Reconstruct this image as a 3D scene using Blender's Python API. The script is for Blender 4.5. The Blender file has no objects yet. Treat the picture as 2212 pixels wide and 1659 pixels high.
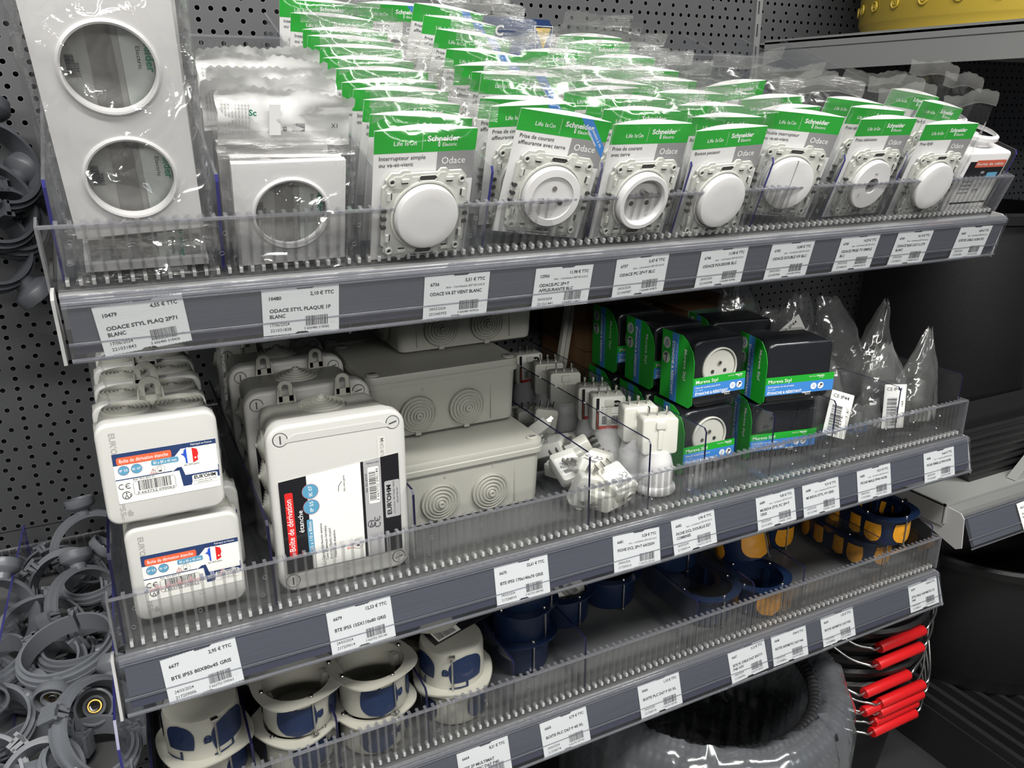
import bpy, bmesh, math, random
from mathutils import Vector, Matrix, noise

random.seed(7)
S = bpy.context.scene
COL = S.collection
PI = math.pi

# ------------------------------------------------------------------ camera
F_PX, CAMLOC = 1694.0, Vector((0.049038, -1.054083, 0.151703))
YAW, PITCH, ROLL = 0.454010, 0.316603, -0.008298
cy, sy, cp, sp = math.cos(YAW), math.sin(YAW), math.cos(PITCH), math.sin(PITCH)
fwd = Vector((sy * cp, cy * cp, -sp)); r0 = Vector((cy, -sy, 0)); u0 = r0.cross(fwd)
rt = r0 * math.cos(ROLL) + u0 * math.sin(ROLL); up = -r0 * math.sin(ROLL) + u0 * math.cos(ROLL)
cam = bpy.data.cameras.new('camera'); cam.sensor_width = 36; cam.lens = F_PX / 2212 * 36; cam.clip_start = .01
co = bpy.data.objects.new('camera', cam); COL.objects.link(co)
M = Matrix((rt, up, -fwd)).transposed().to_4x4(); M.translation = CAMLOC
co.matrix_world = M
S.camera = co

# ------------------------------------------------------------------ light
S.view_settings.view_transform = 'Standard'; S.view_settings.look = 'None'
S.view_settings.gamma = 1; S.view_settings.use_curve_mapping = False
S.view_settings.exposure = 0.03
W = bpy.data.worlds.new('shop_air'); S.world = W; W.use_nodes = True
W.node_tree.nodes['Background'].inputs[0].default_value = (0.80, 0.86, 1.0, 1)
W.node_tree.nodes['Background'].inputs[1].default_value = 0.055

def area(name, loc, target, sx, sy_, power, col=(1, 1, 1)):
    l = bpy.data.lights.new(name, 'AREA'); l.shape = 'RECTANGLE'; l.size = sx; l.size_y = sy_
    l.energy = power; l.color = col
    o = bpy.data.objects.new(name, l); COL.objects.link(o)
    d = Vector(target) - Vector(loc)
    o.matrix_world = Matrix.Translation(Vector(loc)) @ d.to_track_quat('-Z', 'Y').to_matrix().to_4x4()
    return o

area('ceiling_strip_light', (-0.3, -3.3, 1.02), (0.4, -.3, -.15), 3.6, .16, 40, (1.0, .97, .90))
area('ceiling_strip_light', (0.3, -1.45, 1.41), (0.45, -.4, -.1), 3.0, .10, 76, (1.0, .98, .93))
area('ceiling_strip_light', (1.0, -5.0, 1.63), (0.5, 0, 0), 5.0, .3, 14, (.86, .92, 1.0))
S.cycles.transparent_max_bounces = 20; S.cycles.light_sampling_threshold = .04
S.cycles.max_bounces = 4; S.cycles.diffuse_bounces = 2; S.cycles.glossy_bounces = 2; S.cycles.transmission_bounces = 2
S.cycles.use_adaptive_sampling = True; S.cycles.adaptive_threshold = .06; S.cycles.adaptive_min_samples = 16
S.cycles.caustics_reflective = False; S.cycles.caustics_refractive = False

# ------------------------------------------------------------------ materials
MATS = {}
def mat(name, col=(.8, .8, .8), rough=.5, metal=0, spec=.5, bump=0, bscale=200, noise_amt=0, nscale=30, coat=0, stretch=None):
    if name in MATS: return MATS[name]
    m = bpy.data.materials.new(name); m.use_nodes = True; nt = m.node_tree
    b = nt.nodes['Principled BSDF']
    b.inputs['Base Color'].default_value = (*col, 1); b.inputs['Roughness'].default_value = rough
    b.inputs['Metallic'].default_value = metal; b.inputs['Specular IOR Level'].default_value = spec
    b.inputs['Coat Weight'].default_value = coat
    if bump or noise_amt:
        tc = nt.nodes.new('ShaderNodeTexCoord'); mp = nt.nodes.new('ShaderNodeMapping')
        if stretch: mp.inputs['Scale'].default_value = stretch
        nt.links.new(tc.outputs['Object'], mp.inputs[0])
    if bump:
        n = nt.nodes.new('ShaderNodeTexNoise'); n.inputs['Scale'].default_value = bscale; n.inputs['Detail'].default_value = 3
        nt.links.new(mp.outputs[0], n.inputs['Vector'])
        bp = nt.nodes.new('ShaderNodeBump'); bp.inputs['Strength'].default_value = bump; bp.inputs['Distance'].default_value = .001
        nt.links.new(n.outputs['Fac'], bp.inputs['Height']); nt.links.new(bp.outputs[0], b.inputs['Normal'])
    if noise_amt:
        n = nt.nodes.new('ShaderNodeTexNoise'); n.inputs['Scale'].default_value = nscale; n.inputs['Detail'].default_value = 4
        nt.links.new(mp.outputs[0], n.inputs['Vector'])
        mx = nt.nodes.new('ShaderNodeMix'); mx.data_type = 'RGBA'
        mx.inputs[6].default_value = (*[c * (1 - noise_amt) for c in col], 1); mx.inputs[7].default_value = (*[min(1, c * (1 + noise_amt)) for c in col], 1)
        nt.links.new(n.outputs['Fac'], mx.inputs[0]); nt.links.new(mx.outputs[2], b.inputs['Base Color'])
    MATS[name] = m; return m

def clear(name, tint=(.97, .98, .98), rough=.05, k=1.0, base=.02, haze=.0, hazecol=(.8, .82, .82), bump=0, bscale=120, ior=1.45, stretch=None):
    """thin clear plastic: lets light straight through, mirrors at its skin, a little haze"""
    if name in MATS: return MATS[name]
    m = bpy.data.materials.new(name); m.use_nodes = True; nt = m.node_tree; nt.nodes.clear()
    out = nt.nodes.new('ShaderNodeOutputMaterial')
    tr = nt.nodes.new('ShaderNodeBsdfTransparent'); tr.inputs[0].default_value = (*tint, 1)
    gl = nt.nodes.new('ShaderNodeBsdfGlossy'); gl.inputs['Roughness'].default_value = rough; gl.inputs[0].default_value = (1, 1, 1, 1)
    fr = nt.nodes.new('ShaderNodeLayerWeight'); fr.inputs['Blend'].default_value = .5
    pw = nt.nodes.new('ShaderNodeMath'); pw.operation = 'POWER'; pw.inputs[1].default_value = 5; nt.links.new(fr.outputs['Facing'], pw.inputs[0])
    ma = nt.nodes.new('ShaderNodeMath'); ma.operation = 'MULTIPLY_ADD'; ma.inputs[1].default_value = .8; ma.inputs[2].default_value = base + .04 * k
    ma.use_clamp = True
    nt.links.new(pw.outputs[0], ma.inputs[0])
    mx = nt.nodes.new('ShaderNodeMixShader'); nt.links.new(ma.outputs[0], mx.inputs[0])
    last = tr
    if haze:
        df = nt.nodes.new('ShaderNodeBsdfDiffuse'); df.inputs[0].default_value = (*hazecol, 1)
        tl = nt.nodes.new('ShaderNodeBsdfTranslucent'); tl.inputs[0].default_value = (*hazecol, 1)
        dt = nt.nodes.new('ShaderNodeMixShader'); dt.inputs[0].default_value = .4
        nt.links.new(df.outputs[0], dt.inputs[1]); nt.links.new(tl.outputs[0], dt.inputs[2])
        m2 = nt.nodes.new('ShaderNodeMixShader'); m2.inputs[0].default_value = haze
        nt.links.new(tr.outputs[0], m2.inputs[1]); nt.links.new(dt.outputs[0], m2.inputs[2]); last = m2
    nt.links.new(last.outputs[0], mx.inputs[1]); nt.links.new(gl.outputs[0], mx.inputs[2])
    if bump:
        tc = nt.nodes.new('ShaderNodeTexCoord'); mp = nt.nodes.new('ShaderNodeMapping')
        if stretch: mp.inputs['Scale'].default_value = stretch
        n = nt.nodes.new('ShaderNodeTexNoise'); n.inputs['Scale'].default_value = bscale; n.inputs['Detail'].default_value = 2; n.inputs['Distortion'].default_value = 1.2
        nt.links.new(tc.outputs['Object'], mp.inputs[0]); nt.links.new(mp.outputs[0], n.inputs['Vector'])
        bp = nt.nodes.new('ShaderNodeBump'); bp.inputs['Strength'].default_value = bump; bp.inputs['Distance'].default_value = .002
        nt.links.new(n.outputs['Fac'], bp.inputs['Height'])
        nt.links.new(bp.outputs[0], gl.inputs['Normal']); nt.links.new(bp.outputs[0], fr.inputs['Normal'])
    nt.links.new(mx.outputs[0], out.inputs[0])
    MATS[name] = m; return m

WHITE = mat('white_plastic', (.72, .715, .72), .32)
OFFW = mat('offwhite_plastic', (.66, .66, .60), .4)
GREYPL = mat('light_grey_plastic', (.38, .38, .34), .45, bump=.05, bscale=900)
LIDW = mat('pale_lid_plastic', (.55, .55, .53), .38, bump=.04, bscale=900)
FRAMEP = mat('mechanism_plastic', (.58, .59, .55), .35)
DARKHOLE = mat('dark_recess', (.03, .03, .03), .8)
CARD = mat('card_white', (.74, .74, .74), .6)
GREEN = mat('print_green', (.015, .36, .03), .42)
PGREY = mat('print_grey', (.27, .27, .28), .5)
PDARK = mat('print_dark', (.04, .04, .05), .6)
PWHITE = mat('print_white', (.85, .85, .85), .5)
PBLUE = mat('print_blue', (.05, .23, .62), .42)
PNAVY = mat('print_navy', (.02, .045, .14), .45)
PORANGE = mat('print_orange', (.80, .13, .05), .5)
PRED = mat('print_red', (.70, .02, .02), .45)
PLBLUE = mat('print_light_blue', (.10, .32, .50), .5)
FLAGB = mat('flag_blue', (.02, .09, .55), .5)
PAPER = mat('label_paper', (.86, .86, .82), .65, bump=.15, bscale=500)
INK = mat('label_ink', (.025, .02, .03), .7)
PBLACK = mat('print_black', (.012, .012, .015), .3)
STEEL = mat('zinc_steel', (.62, .61, .58), .25, metal=1)
BRASS = mat('brass', (.55, .38, .10), .3, metal=1)
CARTON = mat('brown_carton', (.22, .12, .05), .8, noise_amt=.15)
DEVICE = mat('dark_device', (.012, .013, .017), .3)
SHELFM = mat('shelf_grey_metal', (.17, .173, .178), .36, bump=.03, bscale=600)
DECKM = mat('shelf_deck_paint', (.105, .108, .112), .42, bump=.03, bscale=600)
SHELFD = mat('shelf_dark_metal', (.12, .122, .125), .45, bump=.03, bscale=600)
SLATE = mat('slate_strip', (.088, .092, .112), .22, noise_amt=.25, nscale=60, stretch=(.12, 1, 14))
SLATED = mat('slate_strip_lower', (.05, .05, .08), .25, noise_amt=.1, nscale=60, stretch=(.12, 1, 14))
BRK = mat('bracket_grey', (.42, .42, .42), .4)
NAVY = mat('navy_rubber', (.010, .022, .065), .42)
NAVYH = mat('navy_plastic', (.006, .015, .045), .34)
BOXW = mat('bone_plastic', (.40, .395, .345), .38)
YEL = mat('ochre_rubber', (.62, .27, .015), .45)
RUBBER = mat('black_rubber', (.007, .007, .008), .5, bump=.2, bscale=300)
RUBBER2 = mat('charcoal_rubber', (.015, .015, .016), .5, bump=.2, bscale=300)
REDPL = mat('red_plastic', (.62, .012, .015), .32)
WIRE = mat('galvanised_wire', (.60, .61, .60), .33, metal=1)
CLIPG = mat('clip_grey_plastic', (.155, .165, .185), .34)
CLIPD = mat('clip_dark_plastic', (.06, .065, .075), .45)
TUBY = mat('yellow_tub_plastic', (.50, .36, .045), .42, bump=.1, bscale=400)
ACR = clear('clear_acrylic', (.985, .985, .985), .04, k=.9, base=.01, haze=.004)
ACR2 = clear('clear_divider', (.95, .955, .97), .04, k=.9, base=.015, haze=.012)
ACRRIB = clear('acrylic_rib', (.88, .885, .885), .08, k=1.8, base=.07, haze=.05, hazecol=(.9, .9, .9))
ACRLIP = clear('acrylic_lip', (.82, .83, .87), .10, k=1.5, base=.16, haze=.20, hazecol=(.78, .79, .84))
FOOT = clear('acrylic_foot', (.8, .8, .8), .12, k=1.2, base=.20, haze=.88, hazecol=(.95, .95, .95))
EDGEB = mat('blue_acrylic_edge', (.035, .035, .17), .15)
EDGED = mat('dark_acrylic_edge', (.010, .010, .035), .15)
COVER = clear('clear_rail_cover', (.96, .97, .99), .07, k=1.0, base=.03, haze=.02, bump=.12, bscale=40, stretch=(.05, 1, 1))
RIDGE = clear('clear_rail_ridge', (.80, .82, .88), .12, k=1.4, base=.34, haze=.22, hazecol=(.9, .91, .97))
FILM = clear('clear_film', (.985, .985, .985), .12, k=.8, base=.004, haze=.014, hazecol=(.9, .9, .88), bump=.28, bscale=55)
FILMC = clear('crinkled_film', (.985, .985, .985), .10, k=1.6, base=.05, haze=.02, hazecol=(.9, .9, .9))
SEAL = clear('film_seal', (.95, .95, .95), .18, k=1.8, base=.05, haze=.15, hazecol=(.9, .9, .88), bump=.5, bscale=60, stretch=(1, 1, 12))
WSEAL = clear('white_film', (.95, .95, .95), .2, k=1.2, base=.05, haze=.86, hazecol=(.97, .97, .96), bump=.4, bscale=60)
BAGF = clear('soft_bag_film', (.93, .93, .93), .12, k=1.7, base=.03, haze=.10, hazecol=(.8, .82, .8), bump=.9, bscale=34)
BLIST = clear('blister_shell', (.95, .95, .95), .06, k=1.3, base=.02, haze=.006)
WRAP = clear('coil_wrap_film', (.88, .90, .92), .14, k=2.0, base=.08, haze=.24, hazecol=(.62, .66, .72), bump=.9, bscale=18)

def crease(m, sc, st, dist):
    nt = m.node_tree; gl = [n for n in nt.nodes if n.type == 'BSDF_GLOSSY'][0]; lw = [n for n in nt.nodes if n.type == 'LAYER_WEIGHT'][0]
    tc = nt.nodes.new('ShaderNodeTexCoord'); n = nt.nodes.new('ShaderNodeTexNoise'); n.inputs['Scale'].default_value = sc * .5; n.inputs['Detail'].default_value = 1.5
    nt.links.new(tc.outputs['Object'], n.inputs['Vector'])
    mv = nt.nodes.new('ShaderNodeMix'); mv.data_type = 'VECTOR'; mv.inputs[0].default_value = .06
    nt.links.new(tc.outputs['Object'], mv.inputs[4]); nt.links.new(n.outputs['Color'], mv.inputs[5])
    v = nt.nodes.new('ShaderNodeTexVoronoi'); v.feature = 'DISTANCE_TO_EDGE'; v.inputs['Scale'].default_value = sc
    nt.links.new(mv.outputs[1], v.inputs['Vector'])
    mr = nt.nodes.new('ShaderNodeMapRange'); mr.inputs['From Max'].default_value = .10; nt.links.new(v.outputs['Distance'], mr.inputs['Value'])
    bp = nt.nodes.new('ShaderNodeBump'); bp.inputs['Strength'].default_value = st; bp.inputs['Distance'].default_value = dist
    nt.links.new(mr.outputs[0], bp.inputs['Height'])
    nt.links.new(bp.outputs[0], gl.inputs['Normal'])
crease(FILMC, 19, 1.0, .005)
# perforated back panel: rows of small holes, pitch 15 mm and 25 mm in turn, 12.5 mm between rows
def peg_material():
    m = bpy.data.materials.new('perforated_panel'); m.use_nodes = True; nt = m.node_tree
    b = nt.nodes['Principled BSDF']; out = nt.nodes['Material Output']
    b.inputs['Base Color'].default_value = (.058, .060, .065, 1); b.inputs['Roughness'].default_value = .5
    tc = nt.nodes.new('ShaderNodeTexCoord'); sx = nt.nodes.new('ShaderNodeSeparateXYZ'); nt.links.new(tc.outputs['Object'], sx.inputs[0])
    def math_(op, a, b_=None, c=None):
        n = nt.nodes.new('ShaderNodeMath'); n.operation = op
        for i, v in enumerate((a, b_, c)):
            if v is None: continue
            if isinstance(v, (int, float)): n.inputs[i].default_value = v
            else: nt.links.new(v, n.inputs[i])
        return n.outputs[0]
    def rows(px, x0, z0):
        fx = math_('SUBTRACT', math_('FLOORED_MODULO', math_('ADD', sx.outputs[0], -x0 + px / 2), px), px / 2)
        fz = math_('SUBTRACT', math_('FLOORED_MODULO', math_('ADD', sx.outputs[2], -z0 + .0125), .025), .0125)
        return math_('ADD', math_('MULTIPLY', fx, fx), math_('MULTIPLY', fz, fz))
    dB = rows(.025, PEG_X, PEG_Z); dA = rows(.015, PEG_X, PEG_Z + .0125)
    d = math_('SQRT', math_('MINIMUM', dA, dB))
    hole = math_('LESS_THAN', d, .00285)
    rim = math_('MULTIPLY', math_('LESS_THAN', d, .0033), math_('SUBTRACT', 1, hole))
    mx = nt.nodes.new('ShaderNodeMix'); mx.data_type = 'RGBA'; nt.links.new(rim, mx.inputs[0])
    mx.inputs[6].default_value = (.058, .060, .065, 1); mx.inputs[7].default_value = (.14, .143, .15, 1)
    nt.links.new(mx.outputs[2], b.inputs['Base Color'])
    tr = nt.nodes.new('ShaderNodeBsdfTransparent'); ms = nt.nodes.new('ShaderNodeMixShader')
    nt.links.new(hole, ms.inputs[0]); nt.links.new(b.outputs[0], ms.inputs[1]); nt.links.new(tr.outputs[0], ms.inputs[2])
    nt.links.new(ms.outputs[0], out.inputs[0])
    return m
PEG_X, PEG_Z = 0.5688, 0.2992
PEG = peg_material()
PEGBACK = mat('panel_rear_dark', (.02, .02, .022), .7)

# ------------------------------------------------------------------ mesh builder
TXT = {}
def text_geo(s, bold):
    key = (s, bold)
    if key in TXT: return TXT[key]
    c = bpy.data.curves.new('t', 'FONT'); c.body = s; c.size = 1; c.resolution_u = 2
    c.offset = .030 if bold else .006
    o = bpy.data.objects.new('t', c)
    me = bpy.data.meshes.new_from_object(o)
    vs = [(v.co.x, v.co.y) for v in me.vertices]; fs = [tuple(p.vertices) for p in me.polygons]
    bpy.data.objects.remove(o); bpy.data.curves.remove(c); bpy.data.meshes.remove(me)
    x0 = min((v[0] for v in vs), default=0); x1 = max((v[0] for v in vs), default=1)
    TXT[key] = (vs, fs, x0, x1); return TXT[key]

class MB:
    def __init__(s): s.v = []; s.f = []; s.m = []; s.mats = []
    def mi(s, m):
        if m not in s.mats: s.mats.append(m)
        return s.mats.index(m)
    def add(s, vs, fs, m, T=None):
        n = len(s.v); k = s.mi(m)
        if T is not None: vs = [T @ Vector(v) for v in vs]
        s.v += [tuple(v) for v in vs]
        for f in fs: s.f.append(tuple(i + n for i in f)); s.m.append(k)
        return s
    def box(s, x0, x1, y0, y1, z0, z1, m, T=None):
        vs = [(x, y, z) for x in (x0, x1) for y in (y0, y1) for z in (z0, z1)]
        return s.add(vs, [(0, 1, 3, 2), (4, 6, 7, 5), (0, 4, 5, 1), (2, 3, 7, 6), (0, 2, 6, 4), (1, 5, 7, 3)], m, T)
    def loft(s, rings, m, T=None, caps=True, close=True):
        n = len(rings[0]); vs = [p for r in rings for p in r]; fs = []
        for i in range(len(rings) - 1):
            for j in range(n if close else n - 1):
                a = i * n + j; b = i * n + (j + 1) % n
                fs.append((a, b, b + n, a + n))
        if caps: fs += [tuple(range(n))[::-1], tuple(range(len(vs) - n, len(vs)))]
        return s.add(vs, fs, m, T)
    def rprism(s, w, h, r, y0, y1, m, bev=0, T=None, w1=None, h1=None, n=6, bevb=0):
        """rounded rectangle in XZ (centre 0), extruded in Y from front y0 to back y1; bev rounds the front edge"""
        def ring(w, h, r, y):
            r = max(r, .0003); out = []
            for cx, cz, a0 in ((w/2-r, h/2-r, 0), (-w/2+r, h/2-r, PI/2), (-w/2+r, -h/2+r, PI), (w/2-r, -h/2+r, 1.5*PI)):
                for i in range(n + 1):
                    a = a0 + PI/2 * i / n; out.append((cx + r*math.cos(a), y, cz + r*math.sin(a)))
            return out
        w1 = w if w1 is None else w1; h1 = h if h1 is None else h1
        R = []
        if bev:
            for k in range(4):
                t = k / 4 * PI / 2; i = bev * (1 - math.sin(t))
                R.append(ring(w - 2*i, h - 2*i, r - i, y0 + bev * (1 - math.cos(t))))
            R.append(ring(w, h, r, y0 + bev))
        else: R.append(ring(w, h, r, y0))
        if bevb:
            R.append(ring(w1, h1, r, y1 - bevb)); R.append(ring(w1 - bevb*.6, h1 - bevb*.6, r - bevb*.3, y1 - bevb*.3)); R.append(ring(w1 - 2*bevb, h1 - 2*bevb, r - bevb, y1))
        else: R.append(ring(w1, h1, r, y1))
        return s.loft(R, m, T)
    def lathe(s, prof, m, T=None, n=32, caps=False, sx=1, sz=1):
        """profile (radius, height) turned about Y; height runs toward -Y (out of the front)"""
        R = [[(r*math.cos(2*PI*i/n)*sx, -h, r*math.sin(2*PI*i/n)*sz) for i in range(n)] for r, h in prof]
        return s.loft(R, m, T, caps=caps)
    def disc(s, r, y, m, T=None, n=24, cx=0, cz=0):
        return s.add([(cx + r*math.cos(2*PI*i/n), y, cz + r*math.sin(2*PI*i/n)) for i in range(n)], [tuple(range(n))], m, T)
    def tube(s, path, r, m, T=None, n=8, closed=False):
        path = [Vector(p) for p in path]; L = len(path); R = []
        up_ = None
        for i, p in enumerate(path):
            a = path[(i-1) % L] if (i > 0 or closed) else p; b = path[(i+1) % L] if (i < L-1 or closed) else p
            t = (b - a).normalized()
            if up_ is None: up_ = t.orthogonal().normalized()
            else:
                up_ = (up_ - t * up_.dot(t)); up_ = up_.normalized() if up_.length > 1e-6 else t.orthogonal().normalized()
            w = t.cross(up_); rr = r(i / max(1, L-1)) if callable(r) else r
            R.append([p + (up_*math.cos(2*PI*k/n) + w*math.sin(2*PI*k/n)) * rr for k in range(n)])
        if closed: R.append(R[0]); return s.loft(R, m, T, caps=False)
        return s.loft(R, m, T)
    def cyl(s, a, b, r, m, T=None, n=12): return s.tube([a, b], r, m, T, n)
    def prism(s, pts, y0, y1, m, T=None, edge=None):
        n = len(pts); vs = [(x, y0, z) for x, z in pts] + [(x, y1, z) for x, z in pts]
        s.add(vs, [tuple(range(n)), tuple(range(2*n-1, n-1, -1))], m, T)
        return s.add(vs, [(i, i+n, (i+1) % n + n, (i+1) % n) for i in range(n)], edge or m, T)
    def xprism(s, pts, x0, x1, m, T=None, edge=None):
        n = len(pts); vs = [(x0, y, z) for y, z in pts] + [(x1, y, z) for y, z in pts]
        s.add(vs, [tuple(range(n)), tuple(range(2*n-1, n-1, -1))], m, T)
        return s.add(vs, [(i, i+n, (i+1) % n + n, (i+1) % n) for i in range(n)], edge or m, T)
    def rect(s, x0, x1, z0, z1, y, m, T=None): return s.add([(x0, y, z0), (x1, y, z0), (x1, y, z1), (x0, y, z1)], [(0, 1, 2, 3)], m, T)
    def rrect(s, x0, x1, z0, z1, r, y, m, T=None, n=4):
        out = []
        for cx, cz, a0 in ((x1-r, z1-r, 0), (x0+r, z1-r, PI/2), (x0+r, z0+r, PI), (x1-r, z0+r, 1.5*PI)):
            for i in range(n+1):
                a = a0 + PI/2*i/n; out.append((cx+r*math.cos(a), y, cz+r*math.sin(a)))
        return s.add(out, [tuple(range(len(out)))], m, T)
    def holeplate(s, x0, x1, z0, z1, cx, cz, r, y0, y1, m, T=None, n=48):
        O = []; I = []
        angs = sorted(set([2*PI*i/n for i in range(n)] + [math.atan2(zz-cz, xx-cx) % (2*PI) for xx in (x0, x1) for zz in (z0, z1)]))
        for a in angs:
            c, s_ = math.cos(a), math.sin(a); t = 1e9
            if c > 1e-9: t = min(t, (x1-cx)/c)
            if c < -1e-9: t = min(t, (x0-cx)/c)
            if s_ > 1e-9: t = min(t, (z1-cz)/s_)
            if s_ < -1e-9: t = min(t, (z0-cz)/s_)
            O.append((cx+c*t, cz+s_*t)); I.append((cx+c*r, cz+s_*r))
        k = len(angs)
        vs = [(x, y0, z) for x, z in O] + [(x, y0, z) for x, z in I] + [(x, y1, z) for x, z in O] + [(x, y1, z) for x, z in I]
        fs = []
        for i in range(k):
            j = (i+1) % k
            fs += [(i, j, j+k, i+k), (i+2*k, i+3*k, j+3*k, j+2*k), (i+k, j+k, j+3*k, i+3*k), (i, i+2*k, j+2*k, j)]
        return s.add(vs, fs, m, T)
    def text(s, t, x, z, size, y, m, bold=False, align='l', width=None, T=None, rot=0, mirror=False):
        vs, fs, x0, x1 = text_geo(t, bold); w = (x1 - x0) * size; kx = 1
        if width: kx = width / w; w = width
        ox = {'l': 0, 'c': -w/2, 'r': -w}[align]; c, s_ = math.cos(rot), math.sin(rot); out = []
        for a, b in vs:
            u = ox + (a - x0) * size * kx; v = b * size
            if mirror: u = -u
            out.append((x + u*c - v*s_, y, z + u*s_ + v*c))
        return s.add(out, fs, m, T)
    def barcode(s, x0, x1, z0, z1, y, m, seed, T=None, horiz=False):
        rr = random.Random(seed); L = (z1-z0) if horiz else (x1-x0); u = L / 95; p = 0
        while p < 93:
            w = rr.choice((1, 1, 2, 3)); g = rr.choice((1, 1, 2, 2))
            if horiz: s.rect(x0, x1, z0 + p*u, z0 + min(95, p+w)*u, y, m, T)
            else: s.rect(x0 + p*u, x0 + min(95, p+w)*u, z0, z1, y, m, T)
            p += w + g
    def mesh(s, name, smooth=35):
        me = bpy.data.meshes.new(name); me.from_pydata(s.v, [], s.f)
        for m in s.mats: me.materials.append(m)
        me.polygons.foreach_set('material_index', s.m)
        me.update()
        if smooth:
            me.polygons.foreach_set('use_smooth', [True] * len(s.f)); me.set_sharp_from_angle(angle=math.radians(smooth))
        return me

def fixn(me):
    bm = bmesh.new(); bm.from_mesh(me); bmesh.ops.recalc_face_normals(bm, faces=bm.faces[:]); bm.to_mesh(me); bm.free(); return me
def T3(x=0, y=0, z=0): return Matrix.Translation((x, y, z))
def RX(d): return Matrix.Rotation(math.radians(d), 4, 'X')
def RY(d): return Matrix.Rotation(math.radians(d), 4, 'Y')
def RZ(d): return Matrix.Rotation(math.radians(d), 4, 'Z')

def tag(o, label, cat, group=None, kind=None):
    if label: o['label'] = label
    if cat: o['category'] = cat
    if group: o['group'] = group
    if kind: o['kind'] = kind
    return o
def put(me, name, M_=None, parent=None):
    o = bpy.data.objects.new(name, me); COL.objects.link(o)
    if parent: o.parent = parent
    if M_ is not None: o.matrix_basis = M_
    return o
def inst(proto, name, M_, label, cat, group=None, skip=()):
    """proto: list of (part name, mesh, matrix or None, [children]) ; one empty with its own copies of the parts"""
    root = bpy.data.objects.new(name, None); COL.objects.link(root); root.empty_display_size = .01
    root.matrix_world = M_
    def rec(lst, par):
        for p in lst:
            if p[0] in skip: continue
            o = put(p[1], p[0], p[2] if len(p) > 2 else None, par)
            if len(p) > 4 and p[4]: o['label'] = p[4]
            if len(p) > 3 and p[3]: rec(p[3], o)
    rec(proto, root)
    return tag(root, label, cat, group)

ROWW = ['front', 'second', 'third', 'fourth', 'fifth', 'sixth', 'seventh', 'eighth', 'ninth', 'tenth', 'eleventh']

# ================================================================== the setting
def struct(name, mb, smooth=0, M_=None):
    return tag(put(fixn(mb.mesh(name, smooth)), name, M_), None, None, kind='structure')
for x0, x1, ox, oz in ((-1.3, -.0035, -.0598, -.1512), (-.0035, .9965, .5688, .2992), (1.0085, 2.6, 1.0685, .2992 - .0)):
    for z0, z1 in ((-1.15, -.7205), (-.7195, -.3205), (-.3195, .0795), (.0805, .4795), (.4805, .95)):
        b = MB(); b.rect(x0 - ox, x1 - ox, z0 - oz, z1 - oz, 0, PEG)
        o = struct('wall_back', b); o.location = (ox, 0, oz)
        # the hole grid is laid out from the panel's own origin
PEG_DONE = True
b = MB(); b.box(-1.3, 2.6, .022, .03, -1.15, .95, PEGBACK); struct('wall_rear', b)
b = MB(); b.box(-3, 4, -4, .03, -1.17, -1.15, mat('shop_floor', (.20, .195, .185), .4)); struct('floor', b)
b = MB()
b.box(.9965, 1.0085, -.004, .02, -1.15, .95, SHELFM)
for k in range(60):
    z = -1.1 + k * .033; b.box(.9998, 1.0022, -.0046, -.003, z, z + .018, PEGBACK)
struct('trim_1', b)
b = MB(); b.box(-.0035 - .009, -.0035 + .003, -.004, .02, -1.15, .95, SHELFM); struct('trim_2', b)

# ================================================================== shelves with their clear fronts
TH = 21.4
O1 = Vector((0, -.44, .0502))
def S1M(x, b_, h, rz=0, rx=0, ry=0): return Matrix.Translation(O1) @ RX(TH) @ T3(x, b_, h) @ RZ(rz) @ RX(rx) @ RY(ry)
SH = {1: dict(M=Matrix.Translation(O1) @ RX(TH), len=.437, rail=(-.4590, .0018, 13.5), rx=(.008, .983), rx0=-.0014, edge=EDGEB, z=.05),
      2: dict(M=T3(0, -.452, -.2346), len=.44, rail=(-.474, -.2800, -13), rx=(.001, .996), rx0=-.0027, edge=EDGED, z=-.2346),
      3: dict(M=T3(0, -.4477, -.4368), len=.44, rail=(-.4706, -.4828, -17), rx=(0, .995), rx0=0, edge=EDGED, z=-.4368)}
WHICH = {1: 'top tilted shelf', 2: 'middle shelf', 3: 'lowest shelf'}
PITCH_R = .00817
def riser_mesh(n, w):
    b = MB()
    b.box(0, w, -.0016, 0, .0, .0445, ACR); b.box(0, w, -.0022, .0006, .0445, .0462, ACRLIP)
    b.box(0, w, -.0030, .014, -.0022, -.0002, ACR)
    x = .011
    while x < w - .004:
        b.box(x - .0011, x + .0011, .0002, .0042, .0045, .0440, ACRRIB)
        b.box(x - .0012, x + .0012, -.0018, .0046, .0005, .0044, FOOT)
        b.box(x - .0014, x + .0014, -.0026, .0050, .0450, .0468, ACRLIP)
        x += PITCH_R
    for k in range(int(w / .05)):
        for z in (.018, .034):
            xx = .0145 + k * .049 + (.003 if z > .02 else 0); b.tube([(xx + .0016*math.cos(a), -.0019, z + .0016*math.sin(a)) for a in [i*PI/6 for i in range(12)]], .00022, ACRLIP, n=4, closed=True)
    b.box(-.0012, .0006, -.003, .012, -.002, .0466, ACRLIP); b.box(w - .0006, w + .0012, -.003, .012, -.002, .0466, ACRLIP)
    return b.mesh('riser', 0)
RM = riser_mesh('front_riser', 1.0)
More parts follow.
